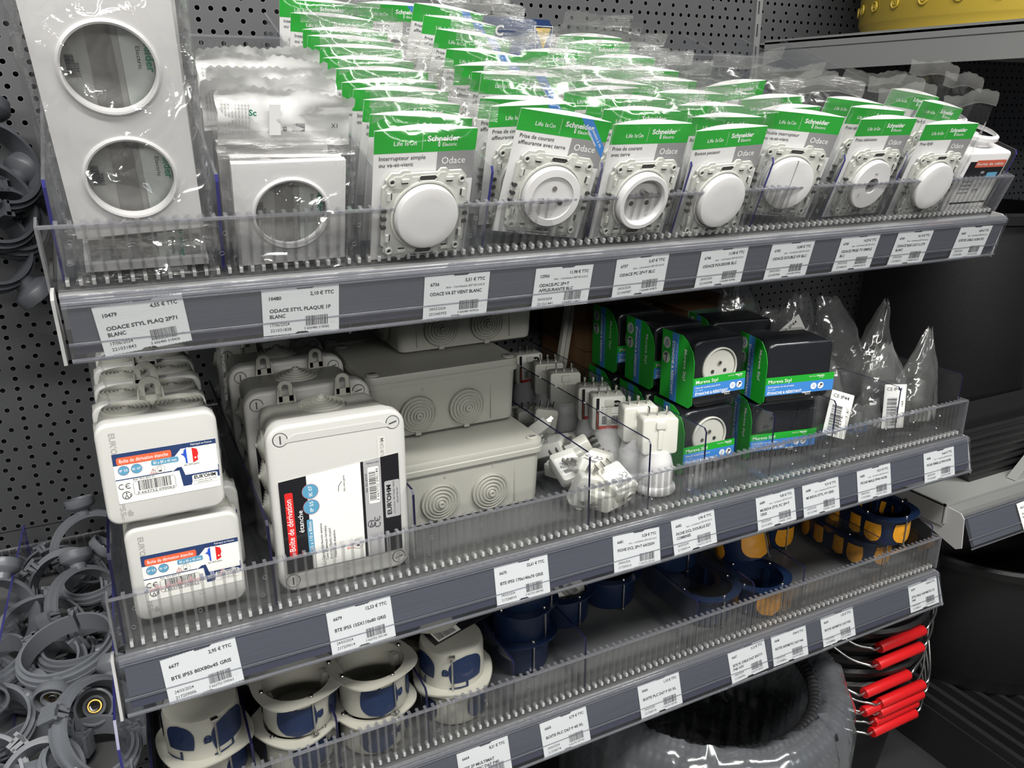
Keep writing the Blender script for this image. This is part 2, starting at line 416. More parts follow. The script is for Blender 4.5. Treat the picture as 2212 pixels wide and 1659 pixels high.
for n, d in SH.items():
    # shelf: deck + front lip + two end plates
    r = bpy.data.objects.new('metal_shelf', None); COL.objects.link(r); r.matrix_world = d['M']
    tag(r, 'grey metal shelf board, the %s of the three' % WHICH[n].replace(' shelf', ''), 'shelf')
    b = MB(); b.box(.003, .995, -.003, d['len'] + .004, -.0045, -.0025, DECKM); b.box(.003, .995, -.003, d['len'], -.030, -.0046, SHELFD)
    put(fixn(b.mesh('deck', 0)), 'deck', None, r)
    b = MB(); b.tube([(.003, -.0045, -.0068), (.995, -.0045, -.0068)], .0042, SHELFM, n=16); b.box(.003, .995, -.0085 if n == 1 else -.005, -.0015, -.030, -.006, SHELFM)
    put(fixn(b.mesh('front_lip')), 'front_lip', None, r)
    y, z, a = d['rail']
    Mr = d['M'].inverted() @ T3(0, y, z) @ RX(a)
    for e, xx in ((0, d['rx'][0] - .0075), (1, d['rx'][1] + .0045)):
        b = MB(); w_ = .0022
        b.xprism([(.002, -.004), (.004, .044), (.010, .0465), (.022, .0455), (.024, .004), (.014, -.006)], xx - w_ / 2, xx + w_ / 2, BRK)
        put(fixn(b.mesh('end_plate', 30)), 'end_plate', Mr, r)
    # back riser
    b = MB(); b.box(.01, .99, 0, .0015, 0, .045, ACR); b.box(.01, .99, -.001, .002, .045, .0465, ACRLIP)
    x = .018
    while x < .985: b.box(x - .0008, x + .0008, -.0025, .0, .004, .044, ACRRIB); x += PITCH_R
    o = put(b.mesh('back_riser', 0), 'back_riser', d['M'] @ T3(0, d['len'] - .004, 0)); tag(o, 'ribbed clear strip standing along the back edge of the %s' % WHICH[n], 'shelf riser')
    o = put(RM, 'front_riser', d['M'] @ T3(d['rx0'], 0, 0)); tag(o, 'ribbed clear plastic front barrier with white feet on the %s' % WHICH[n], 'shelf riser')
    # price rail
    r = bpy.data.objects.new('price_rail', None); COL.objects.link(r); r.matrix_world = T3(0, y, z) @ RX(a)
    tag(r, 'long grey price label rail with clear cover along the %s' % WHICH[n], 'price rail')
    x0, x1 = d['rx']
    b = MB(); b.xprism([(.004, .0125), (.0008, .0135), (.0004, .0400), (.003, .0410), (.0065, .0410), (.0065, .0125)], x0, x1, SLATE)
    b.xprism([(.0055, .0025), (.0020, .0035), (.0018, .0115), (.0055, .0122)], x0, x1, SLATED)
    put(fixn(b.mesh('backing_strip', 40)), 'backing_strip', None, r)
    b = MB(); b.xprism([(-.0022, .0010), (-.0012, .0250), (-.0022, .0440), (-.0016, .0440), (-.0006, .0250), (-.0016, .0010)], x0 - .003, x1 + .002, COVER)
    for s, yy, rr in ((.0440, .0006, .0014), (.0418, .0, .0010), (.0398, -.0006, .0007), (.0457, .003, .0013), (.0006, -.0012, .0012), (-.0016, .0006, .0009), (.0128, -.0003, .0007), (.0112, .0004, .0005)):
        b.tube([(x0 - .003, yy, s), (x1 + .002, yy, s)], rr, RIDGE, n=8)
    b.box(x0 - .003, x1 + .002, -.001, .016, -.0022, -.0016, ACR)
    put(b.mesh('clear_cover', 40), 'clear_cover', None, r)

# ------------------------------------------------------------------ dividers
def divider(n, x, label, lean=0, h=.070, blen=None, cx=0):
    d = SH[n]; L = blen or d['len'] - .012
    b = MB(); pts = [(.0008, .0005), (.0008, h - .004), (.004, h), (L, h), (L, .0005)]
    w = .0011
    n_ = len(pts); vs = [(-w, y, z) for y, z in pts] + [(w, y, z) for y, z in pts]
    b.add(vs, [tuple(range(n_)), tuple(range(2*n_-1, n_-1, -1))], ACR2)
    for i in range(n_):
        j = (i+1) % n_; b.add([vs[i], vs[i+n_], vs[j+n_], vs[j]], [(0, 1, 2, 3)], d['edge'] if i in (0, 1) else (ACRLIP if i == 2 and n == 1 else (d['edge'] if i == 2 else ACR2)))
    b.box(-.006, .006, .004, L, -.0002, .0012, ACR2)
    o = put(b.mesh('shelf_divider', 0), 'shelf_divider', d['M'] @ T3(x, .0046, 0) @ RY(lean))
    tag(o, label, 'shelf divider', 'clear dividers on the ' + WHICH[n])
D1 = [(.0077, 'at the far left end of the top tilted shelf'), (.1124, 'between the double and the single white plates'), (.2264, 'left of the bagged single rocker switches, front row'),
      (.3229, 'between the rocker switches and the flush sockets'), (.4268, 'between the flush sockets and the plain sockets'), (.5228, 'left of the bagged push buttons'),
      (.6210, 'left of the split two-way switches'), (.7170, 'left of the bagged television sockets'), (.8085, 'left of the bagged network sockets'), (.9087, 'left of the boxed cable outlets'), (.9935, 'at the far right end of the top tilted shelf')]
for x, t in D1: divider(1, x, 'clear divider with blue front edge ' + t, h=.074)
D2 = [(.0033, 'left of the square junction boxes'), (.1206, 'between the square and the tall junction boxes'), (.2468, 'right of the tall junction box'), (.4305, 'left of the loose white plugs'),
      (.5032, 'between the loose plugs and the upright lamp holders'), (.5752, 'in front of the green socket boxes'), (.6713, 'in front of the green switch boxes'), (.7657, 'left of the first bagged black plugs'),
      (.8746, 'between the two lots of bagged black plugs'), (.990, 'at the far right end of the middle shelf')]
for x, t in D2: divider(2, x, 'clear divider with dark edge ' + t, h=.080)
D3 = [(.004, 'at the far left end of the lowest shelf'), (.086, 'left of the open bone and navy wall boxes'), (.1620, 'between the two stacks of open bone boxes'), (.2512, 'right of the open bone wall boxes'), (.347, 'left of the stacked navy wall boxes, smoky grey'), (.4338, 'right of the stack of three navy boxes'),
      (.5859, 'left of the film wrapped navy boxes'), (.6709, 'left of the ochre padded tilted box'), (.7525, 'right of the ochre padded tilted box'), (.8964, 'beside the long double boxes with ochre pads'), (.99, 'at the far right end of the lowest shelf')]
for x, t in D3: divider(3, x, 'clear divider with dark edge ' + t, h=.064)

# ------------------------------------------------------------------ price labels
def price_label(num, price, title, date, code, ean, contrib=True, w=.057, h=.038, seed=0):
    rr = random.Random(int(num)); b = MB(); pts = []
    def X(f): return (f - .5) * w
    def Z(f): return (.5 - f) * h
    nz = 46
    for i in range(nz + 1):
        f = i / nz; z = h / 2 - (.0004 if i % 2 else 0) - rr.random() * .0001
        if .44 < f < .66: z -= .0013
        pts.append((X(f), z))
    for i in range(nz + 1):
        f = 1 - i / nz; z = -h / 2 + (.0004 if i % 2 else 0)
        if .42 < f < .58: z += .0013
        pts.append((X(f), z))
    b.prism(pts[::-1], -.0001, .0001, PAPER)
    y = -.0002
    s = h * .088
    b.text(num, X(.09), Z(.235), s * 1.15, y, INK, True)
    b.text(price + ' € TTC', X(.93), Z(.185), s * 1.2, y, INK, True, 'r', width=w * (.31 + .022 * (len(price) - 4)))
    if contrib: b.text('dont  - Contribution REP ND 0,02 €', X(.93), Z(.31), s * .78, y, INK, False, 'r', width=w * .60)
    for k, t in enumerate(title.split('|')):
        b.text(t, X(.09), Z(.46 + .125 * k) if contrib else Z(.50 + .125 * k), s * 1.22, y, INK, True, width=w * min(.80, len(t) * .040))
    b.text(date, X(.09), Z(.80), s * 1.05, y, INK, width=w * .25); b.text(code, X(.09), Z(.92), s * 1.05, y, INK, width=w * .27)
    b.barcode(X(.55), X(.86), Z(.845), Z(.63), y, INK, int(num))
    b.text(ean[0] + ' ' + ean[1:7] + ' ' + ean[7:], X(.53), Z(.925), s * .85, y, INK, width=w * .335)
    b.tube([(X(.915) + .0011*math.cos(a), y, Z(.80) + .0011*math.sin(a)) for a in [i*PI/6 for i in range(12)]], .00008, mat('label_punch', (.6, .6, .57), .6), n=3, closed=True)
    return b.mesh('price_label', 0)
LAB = [(1,'10479','4,55','ODACE STYL PLAQ 2P71|BLANC','17/06/2024','221031843','3606480318436',0,.0523,.0234,4.9),
(1,'10480','2,10','ODACE STYL PLAQUE 1P|BLANC','17/06/2024','221031838','3606480318382',0,.1609,.0219,-.8),
(1,'6736','5,51','ODACE VA ET VIENT BLANC','24/03/2024','221045992','3606480459924',1,.2870,.0208,-.4),
(1,'12956','11,98','ODACE-PC 2P+T|AFFLEURANTE BLC','24/03/2024','221221441','3606482214415',1,.3872,.0186,-.8),
(1,'6737','5,47','ODACE PC 2P+T BLC','24/03/2024','221045987','3606480459870',1,.4691,.0214,1.7),
(1,'6746','11,98','ODACE POUSSOIR BLC','24/03/2024','221045998','3606480459986',1,.5637,.0214,1.4),
(1,'6743','15,80','ODACE DOUBLE V/V BLC','24/03/2024','221045996','3606480459962',1,.6510,.0215,.2),
(1,'6745','14,29','ODACE PRISE TV SIMPLE|BLC','24/03/2024','221046014','3606480460142',1,.7457,.0217,-.2),
(1,'6744','16,14','ODACE RJ45 CAT 6 UTP|BLANC','24/03/2024','221046017','3606480460173',1,.8304,.0213,-1.2),
(1,'6660','4,84','SORTIE CABLE 16/20A IP21','24/03/2024','217207834','3663752070345',1,.9331,.0204,-1.2),
(2,'6677','2,95','BTE IP55 80X80x45 GRIS','24/03/2024','217209006','3663752090063',0,.0556,-.2605,3.4),
(2,'6679','12,53','BTE IP55 155X110x80 GRIS','24/03/2024','217209014','3663752090148',0,.1862,-.2594,.9),
(2,'6675','22,61','BTE IP55 170x140x70 GRIS','24/03/2024','217208970','3663752089708',0,.3437,-.2593,-1.3),
(2,'6681','3,28','FICHE DCL 2P+T 6A/250V','24/03/2024','217209310','3663752093101',1,.4752,-.2608,-2.9),
(2,'6682','3,96','FICHE DCL DOUILLE E27|COMBINEE','24/03/2024','217209314','3663752093149',1,.5489,-.2590,1.4),
(2,'6689','9,83','MUREVA STYL PC 2P+T|GRIS','24/03/2024','221212454','3606482124545',1,.6642,-.2588,.6),
(2,'6688','9,31','MUREVA STYL VV GRIS','24/03/2024','221212449','3606482124491',1,.7333,-.2594,-.1),
(2,'6685','10,51','FICHE MALE IP44 NOIR','24/03/2024','217210005','3663752100052',1,.8209,-.2597,-.6),
(2,'6686','16,66','FICHE FEMELLE IP44 NOIR','24/03/2024','217210009','3663752100090',1,.9382,-.2601,-.4),
(3,'6664','8,21','BTE 2P MULTIMAT|AIR\'METIC D67 P40','24/03/2024','217208862','3663752088626',0,.3020,-.4636,.2),
(3,'6665','0,79','BOITE PLC D67 P 40 XL','24/03/2024','217208774','3663752087742',0,.3966,-.4634,1.1),
(3,'6666','1,10','BOITE PLC D67 P 50 XL','24/03/2024','217208778','3663752087780',0,.5208,-.4621,.2),
(3,'6667','3,12','BTE PL DBLE D67 ENT71|P40 H/V','24/03/2024','217208782','3663752087827',0,.6504,-.4613,2.6),
(3,'6668','0,96','BOITE AIR\'METIC D67 P40','24/03/2024','217208802','3663752088022',0,.7171,-.4617,-1.1),
(3,'6669','1,32','BOITE AIR\'METIC D67 P50','24/03/2024','217208806','3663752088060',0,.8001,-.4611,.1),
(3,'6670','4,44','BTE DBLE AIR\'METIC 67|P40','24/03/2024','217208810','3663752088107',0,.9619,-.4607,-.1)]
for n, num, pr, ti, da, code, ean, ct, x, zc, rot in LAB:
    y, z, a = SH[n]['rail']
    s = (zc - z) / math.cos(math.radians(a))
    s -= (.0007 if n > 1 else 0)
    o = put(price_label(num, pr, ti, da, code, ean, ct), 'price_label', T3(0, y, z) @ RX(a) @ T3(x, -.0004, s) @ RY(-rot))
    tag(o, 'white price label reading %s and %s euro on the %s rail' % (num, pr, ['top', 'middle', 'lowest'][n - 1]), 'price label', 'paper price labels in the rails')

# ================================================================== top shelf: bagged switches and sockets
def nz(x, y, z=0, s=1): return noise.noise(Vector((x * s, y * s, z)))
def film(w, z0, z1, y, amp, seed, nx=16, nzv=24, bulge=.0, sealz=None, zig=.0012, side=1, edge=.0, fr=38):
    """one wrinkled sheet of film hanging in XZ, bulging toward side"""
    vs = []; fs = []
    rr = random.Random(seed); tilt = rr.uniform(-.03, .03); curl = rr.uniform(-.012, .014)
    for j in range(nzv + 1):
        v = j / nzv; z = z0 + (z1 - z0) * v
        for i in range(nx + 1):
            u = i / nx; x = (u - .5) * w
            e = 1 - (2*u - 1)**4
            k = min(1, (1 - v) * 3.5) if sealz is None else max(0, min(1, (sealz - z) / .014))
            n = abs(noise.noise(Vector((x * fr, z * fr * .8, seed * 3.1)))) * amp * 2 + abs(noise.noise(Vector((x * fr * 2.3, z * fr * 1.7, seed)))) * amp
            yy = y - side * (bulge * e * k + n * (.35 + .65 * k))
            top = max(0, (v - .75) * 4)
            yy += curl * top * top * math.sin(x / w * 4 + seed) - .004 * top * (curl > 0)
            xx = x * (1 - .05 * math.sin(v * PI) * (e)) + tilt * top * .02
            zz = z + x * tilt * top + .0025 * top * math.sin(x * 60 + seed)
            if j == nzv: zz += (zig if i % 2 else 0)
            vs.append((xx, yy, zz))
    n1 = nx + 1
    for j in range(nzv):
        for i in range(nx): fs.append((j*n1+i, j*n1+i+1, (j+1)*n1+i+1, (j+1)*n1+i))
    return vs, fs
def bag(w, z0, z1, depth, amp, seed, nx=16, nzv=24, mat_=None, seal=.013, sealmat=None, back=True, fr=38):
    b = MB(); m = mat_ or FILM; sm = sealmat or SEAL
    for side, yy in ((1, -.001), (-1, .002)):
        if side == -1 and not back: continue
        vs, fs = film(w, z0, z1 - seal, yy, amp, seed, nx, nzv, depth if side == 1 else depth * .25, z1 - seal, 0, side, fr=fr)
        b.add(vs, fs, m)
        last = vs[-(nx+1):]
    # crimped seal
    vs = []; rr = random.Random(seed + 5); ln = rr.uniform(-.006, .008); nn = 10
    for j in range(nn + 1):
        v = j / nn
        for i, p in enumerate(last):
            zz = p[2] + seal * v + (.0012 if (j == nn and i % 2) else 0)
            vs.append((p[0] * (1 + .02 * v), p[1] - .004 - ln * v * v + .0006 * (j % 2) + .0015 * math.sin(i * .9 + seed) * v, zz))
    n1 = nx + 1
    fs = [(j*n1+i, j*n1+i+1, (j+1)*n1+i+1, (j+1)*n1+i) for j in range(nn) for i in range(nx)]
    b.add(vs, fs, sm)
    return b.mesh('film_bag', 80)

def logo(b, x, z, s, y, m, w=None):
    b.text('Schneider', x, z, s, y, m, True, width=w)
    ww = w or s * 4.4
    b.text('Electric', x + ww * .48, z - s * .72, s * .66, y, m, width=ww * .45)
    for sg in (1, -1):
        b.tube([(x + ww*.37 + sg*s*.10 + s*.20*math.cos(a), y, z - s*.42 + s*.30*math.sin(a)) for a in [PI*.5*sg + i*PI/8 for i in range(9)]], s*.05, m, n=4)
def lifeison(b, x, z, s, y, m):
    b.text('Life Is', x, z, s, y, m, width=s * 2.45)
    cx = x + s * 2.95; cz = z + s * .33
    b.tube([(cx + s*.30*math.cos(a), y, cz + s*.30*math.sin(a)) for a in [PI/2 + .6 + i*(2*PI-1.2)/12 for i in range(13)]], s*.045, m, n=4)
    b.box(cx - s*.035, cx + s*.035, y - .00002, y, cz + s*.12, cz + s*.52, m)
    b.text('n', cx + s * .42, z, s, y, m)

def odace_card(lines, ribbon=False):
    b = MB(); W_, H_ = .083, .1055
    b.box(-W_/2, W_/2, 0, .0006, 0, H_, CARD)
    # the folded top edge, gently bowed
    for k in range(12):
        u0, u1 = -W_/2 + W_*k/12, -W_/2 + W_*(k+1)/12
        z_a = H_ + .0022 * math.sin(PI * k / 12); z_b = H_ + .0022 * math.sin(PI * (k+1) / 12)
        b.add([(u0, .0006, H_ - .001), (u1, .0006, H_ - .001), (u1, .0052 * math.sin(PI*(k+1)/12) + .0008, z_b), (u0, .0052 * math.sin(PI*k/12) + .0008, z_a)], [(0, 1, 2, 3)], CARD)
    y = -.0001
    b.rect(-W_/2, W_/2, H_ - .0172, H_, y, GREEN)
    lifeison(b, -.0262, H_ - .0115, .0048, y - .0001, PWHITE)
    b.rect(-.0035, -.0033, H_ - .0155, H_ - .003, y - .0001, PWHITE)
    logo(b, .0005, H_ - .0088, .0060, y - .0001, PWHITE, w=.0265)
    b.rect(.0095, W_/2, H_ - .040, H_ - .0172, y, PGREY)
    b.text('Odace', .0135, H_ - .0272, .0078, y - .0001, PWHITE, width=.0200)
    for k, t in enumerate(lines): b.text(t, -.0372, H_ - .0225 - k * .0052, .0046, y - .0001, PDARK, width=min(.044, len(t) * .00195))
    if ribbon:
        b.add([(.013, y - .0001, H_), (.024, y - .0001, H_), (W_/2, y - .0001, H_ - .022), (W_/2, y - .0001, H_ - .031)], [(0, 1, 2, 3)], PBLUE)
        a = math.atan2(-.0265, .023)
        b.text('Fixation à vis', .0245, H_ - .0078, .0035, y - .0003, PWHITE, rot=a, width=.019)
        b.text('uniquement', .0215, H_ - .0098, .0035, y - .0003, PWHITE, rot=a, width=.016)
    return b.mesh('header_card', 0)

def mech_frame():
    b = MB(); R = .0355; pts = []
    # outline with cut corners and little humps
    seg = [(-.0355, -.024), (-.0355, .024), (-.0325, .0265), (-.0335, .0300), (-.0290, .0352), (-.0230, .0352), (-.0205, .0372), (-.0150, .0372), (-.0135, .0345),
           (.0090, .0345), (.0115, .0375), (.0160, .0375), (.0185, .0352), (.0290, .0352), (.0335, .0305), (.0325, .0265), (.0355, .024), (.0355, -.024),
           (.0325, -.0265), (.0335, -.0300), (.0290, -.0352), (.0185, -.0352), (.0160, -.0372), (.0115, -.0372), (.0090, -.0345), (-.0135, -.0345), (-.0150, -.0372), (-.0205, -.0372), (-.0230, -.0352), (-.0290, -.0352), (-.0335, -.0300), (-.0325, -.0265)]
    b.prism(seg, -.0028, 0, FRAMEP)
    b.prism([(x * .93, z * .93) for x, z in seg], -.0038, -.0028, FRAMEP)
    b.lathe([(.0292, .0036), (.0290, .0052), (.0276, .0052), (.0272, .0030)], FRAMEP, n=40)
    for sx in (-1, 1):
        for sz in (-1, 1):
            b.lathe([(.0030, .0036), (.0030, .0050), (.0018, .0050), (.0016, .0038)], FRAMEP, T3(sx*.0290, 0, sz*.0290), n=14)
            b.disc(.0016, -.0040, DARKHOLE, T3(sx*.0290, 0, sz*.0290), 12)
            b.box(sx*.0185-.0030, sx*.0185+.0030, -.0056, -.0036, sz*.0300-.0012, sz*.0300+.0012, FRAMEP)
            b.box(sx*.0185-.0026, sx*.0185+.0026, -.0041, -.0037, sz*.0278-.0008, sz*.0278+.0006, DARKHOLE)
            b.box(sx*.0312-.0012, sx*.0312+.0012, -.0056, -.0036, sz*.0175-.0030, sz*.0175+.0030, FRAMEP)
            b.box(sx*.0292-.0007, sx*.0292+.0007, -.0041, -.0037, sz*.0175-.0026, sz*.0175+.0026, DARKHOLE)
        b.rrect(-.0075, .0075, sx*.0310-.0020, sx*.0310+.0020, .0019, -.00395, DARKHOLE)
        b.tube([(-.0075, -.0040, sx*.0310), (-.006, -.0042, sx*.0333), (.006, -.0042, sx*.0333), (.0085, -.0040, sx*.0310), (.006, -.0042, sx*.0287), (-.006, -.0042, sx*.0287)], .0005, FRAMEP, n=5, closed=True)
    b.rrect(-.0285, -.0190, .0205, .0235, .0006, -.0039, GREYPL)
    for sx in (-1, 1):
        for k in range(3): b.box(sx*.0345-.0020, sx*.0345+.0020, -.0052, -.0015, -.009+k*.007, -.0068+k*.007, DARKHOLE)
    return fixn(b.mesh('mounting_frame', 40))
def rocker(kind):
    b = MB(); r = .0262
    if kind in ('plain', 'double', 'rj', 'push'):
        b.lathe([(r, .0036), (r, .0098), (r - .0008, .0112), (r - .0025, .0118), (r - .010, .0122), (.0002, .0123)], WHITE, n=56, caps=False)
        if kind == 'double': b.box(-.00025, .00025, -.0126, -.0110, -r + .001, r - .001, PGREY)
        if kind == 'rj': b.box(-.008, .008, -.0128, -.0118, -.012, -.0005, DARKHOLE)
    elif kind == 'tv':
        b.lathe([(r, .0036), (r, .0088), (r - .0012, .0102), (.0085, .0110), (.0080, .0094), (.0065, .0070), (.0062, .0040)], WHITE, n=56)
        b.lathe([(.0062, .0040), (.0040, .0045), (.0036, .0078), (.0026, .0078), (.0022, .0050), (.0001, .005)], STEEL, n=24); b.text('TV', -.0028, .0105, .0045, -.0109, PDARK)
    else:
        if kind == 'socket':
            b.lathe([(r, .0036), (r, .0108), (r - .0010, .0120), (r - .0045, .0122), (r - .0058, .0108), (r - .0064, .0042), (.0001, .0042)], WHITE, n=56)
            pd = .0135; fl = .0042
        else:
            b.lathe([(r, .0036), (r, .0092), (r - .0010, .0104), (r - .0070, .0110), (r - .0074, .0096), (.0001, .0094)], WHITE, n=56)
            pd = .0100; fl = .0094
        b.cyl((0, -fl, .0085), (0, -pd, .0085), .0022, STEEL, n=14)
        for sx in (-1, 1): b.disc(.0024, -fl - .0002, DARKHOLE, T3(sx * .0085, 0, -.0035), 16)
        b.tube([(r*.99, -.006, 0), (r*.99, -.006, .004)], .0008, FRAMEP)
    return fixn(b.mesh('rocker_cover' if kind in ('plain', 'double', 'push') else 'face_plate', 40))
FRM = mech_frame()
BAGS = [bag(.094, -.002, .131, .0150, .0016, k, 14, 20, back=False) for k in (1, 2, 3, 4)]
BAGS_T = [bag(.094, -.002, .140, .0150, .0022, k, 14, 20, back=False) for k in (11, 12, 13)]
def pack_proto(kind, lines, ribbon, bagm):
    rk = ROCK.setdefault(kind, rocker(kind)); ck = (tuple(lines), ribbon)
    cd = CARDS.setdefault(ck, odace_card(lines, ribbon))
    return [('header_card', cd, T3(0, 0, 0)), ('mounting_frame', FRM, T3(.0012, -.0008, .0385), [(rk.name.split('.')[0], rk, None)]), ('film_bag', bagm, T3(0, 0, 0))]
ROCK = {}; CARDS = {}
def pack(kind, lines, x, b_, h, label, group, rz=0, rx=0, ry=0, ribbon=False, bagm=None, s=1):
    bm_ = bagm or random.choice(BAGS)
    m = S1M(x, b_, h, rz, rx, ry) @ Matrix.Scale(s, 4)
    return inst(pack_proto(kind, lines, ribbon, bm_), 'bagged_' + {'plain': 'switch', 'double': 'switch', 'push': 'push_button'}.get(kind, 'socket'), m, label, {'plain': 'light switch', 'double': 'light switch', 'push': 'push button'}.get(kind, 'wall socket'), group)
def rowname(i, n): return 'front one' if i == 0 else ('last one' if i == n - 1 else ROWW[i] + ' from the front')
# rows: (x, depth, extra height, rz, ry)
rows = [(.2650, .004, 0, 2, -.5), (.2668, .031, 0, -2, 1.5), (.2665, .060, 0, 3, 3.5), (.2705, .088, 0, 1, 1), (.2712, .113, -.001, 0, -1), (.2705, .136, 0, -3, 0), (.2660, .166, 0, 0, 1), (.2675, .199, 0, 0, .5), (.2620, .222, .001, 2, 3), (.2700, .255, .0, 0, 0), (.2660, .302, 0, -2, 2), (.2680, .355, 0, 0, 1)]
for i, (x, b_, h, rz, ry) in enumerate(rows):
    pack('plain', ['Interrupteur simple', 'ou va-et-vient'], x, b_, h, 'bagged round rocker switch on green headed card, %s of its twelve' % (rowname(i, 12) if i < 11 else 'last one'), 'bagged single rocker switches', rz, random.uniform(-1.5, 1), ry, s=1.0)
rows = [(.3760, .010, .008, -6, 6), (.3770, .046, .003, 3, -1), (.3740, .068, 0, -2, 1), (.3850, .100, .010, 3, 2), (.3860, .118, .004, -3, 2), (.3790, .140, .006, 4, 0), (.3800, .180, .005, 2, 4), (.3810, .224, .010, 0, 6), (.3850, .262, .012, 2, 5), (.3880, .310, .012, 3, 6), (.3500, .345, .004, 0, 0)]
for i, (x, b_, h, rz, ry) in enumerate(rows):
    pack('flush', ['Prise de courant', 'affleurante avec terre'], x, b_, h, 'bagged flush socket on card with a blue corner ribbon, %s' % rowname(i, 11), 'bagged flush sockets', rz, random.uniform(-3, 1), ry, ribbon=True, bagm=random.choice(BAGS_T))
rows = [(.4710, .006, .002, 1, 0), (.4760, .034, .003, 0, 1), (.4780, .063, .004, -2, 0), (.4700, .085, .003, 3, -2), (.4830, .104, .004, 0, 2), (.4800, .150, .002, 0, 0), (.4750, .200, .003, 2, 0)]
for i, (x, b_, h, rz, ry) in enumerate(rows):
    pack('socket', ['Prise de courant', 'avec terre'], x, b_, h, 'bagged round socket with earth pin on green headed card, %s' % rowname(i, 7), 'bagged plain sockets', rz, random.uniform(-3, 1), ry)
rows = [(.5655, .006, -.003, 1, -2.5), (.5690, .026, 0, 0, 0), (.5700, .055, 0, 2, 1), (.5700, .090, 0, -2, 0), (.5600, .125, .001, 0, 0), (.5580, .154, .001, -1, 0), (.5570, .196, .001, 1, -1), (.5570, .244, .001, 0, -2), (.5560, .272, .001, 0, 0)]
for i, (x, b_, h, rz, ry) in enumerate(rows):
    pack('push', ['Bouton poussoir'], x, b_, h, 'bagged plain push button on green headed card, %s' % rowname(i, 9), 'bagged push buttons', rz, random.uniform(-2, 1), ry)
rows = [(.6520, .014, .008, -14, 0), (.6650, .045, .002, 2, -2), (.6690, .074, .002, 0, -3), (.6600, .120, .001, 3, -5)]
for i, (x, b_, h, rz, ry) in enumerate(rows):
    pack('double', ['Double interrupteur', 'ou va-et-vient'], x, b_, h, 'bagged switch with a vertically split round rocker, %s' % rowname(i, 4), 'bagged split rocker switches', rz, -1, ry, bagm=random.choice(BAGS_T))
rows = [(.7640, .010, .004, 1, 0), (.7720, .038, .004, 0, 3), (.7680, .068, .002, -3, 4)]
for i, (x, b_, h, rz, ry) in enumerate(rows):
    pack('tv', ['Prise télévision'], x, b_, h, 'bagged television socket with round centre hole, %s' % ['front one', 'middle one', 'rear one'][i], 'bagged television sockets', rz, -1, ry, bagm=random.choice(BAGS_T))
rows = [(.8640, .008, -.001, -1, -1), (.8600, .036, .010, 5, 8), (.8500, .066, .012, 0, 6)]
for i, (x, b_, h, rz, ry) in enumerate(rows):
    pack('push', ['Prise RJ45'], x, b_, h, 'bagged round network socket on green headed card, %s' % ['front one', 'middle one', 'rear one'][i], 'bagged network sockets', rz, -1, ry, bagm=random.choice(BAGS_T))

# ---- double and single cover plates
def cover_plate(h, holes):
    b = MB(); w = .0805
    cuts = [-h/2] + [(holes[i] + holes[i+1]) / 2 for i in range(len(holes) - 1)] + [h/2]
    for i, c in enumerate(holes):
        b.holeplate(-w/2, w/2, cuts[i], cuts[i+1], 0, c, .0262, -.0065, -.0005, WHITE)
        b.lathe([(.0290, .0062), (.0288, .0074), (.0275, .0082), (.0262, .0078), (.0262, .0005)], WHITE, T3(0, 0, c), n=56)
    return b.mesh('cover_plate', 30)
P2 = cover_plate(.151, [-.0355, .0355]); P1 = cover_plate(.0805, [0])
def print_back(h, two=True):
    """printed strip and folded instruction sheet at the back of the bag"""
    b = MB(); b.rrect(-.036, .036, -h/2 + .004, h/2 - .004, .002, .0042, mat('bag_back_sheet', (.34, .345, .335), .7))
    b.rect(-.010, .004, -h/2 + .006, h/2 - .006, .0038, mat('bag_back_seam', (.22, .22, .215), .35, noise_amt=.3, nscale=90))
    for c in ((.0355, -.0355) if two else (0,)):
        b.rect(.008, .0255, c - .027, c + .027, .0036, mat('bag_strip_pale', (.52, .56, .54), .5))
        b.text('Schneider', .0215, c + .024, .0068, .0034, mat('print_teal', (.01, .22, .14), .5), True, width=.030, rot=-PI/2, mirror=False)
        b.text('Electric', .0165, c + .010, .0035, .0034, PDARK, width=.014, rot=-PI/2)
        b.barcode(-.0235, -.0185, c - .008, c + .006, .0038, PDARK, 31, horiz=True)
        b.text('318436', -.0165, c - .008, .0030, .0037, PDARK, rot=PI/2)
    return b.mesh('printed_backing', 0)
BK2 = print_back(.151); BK1 = print_back(.080, False)
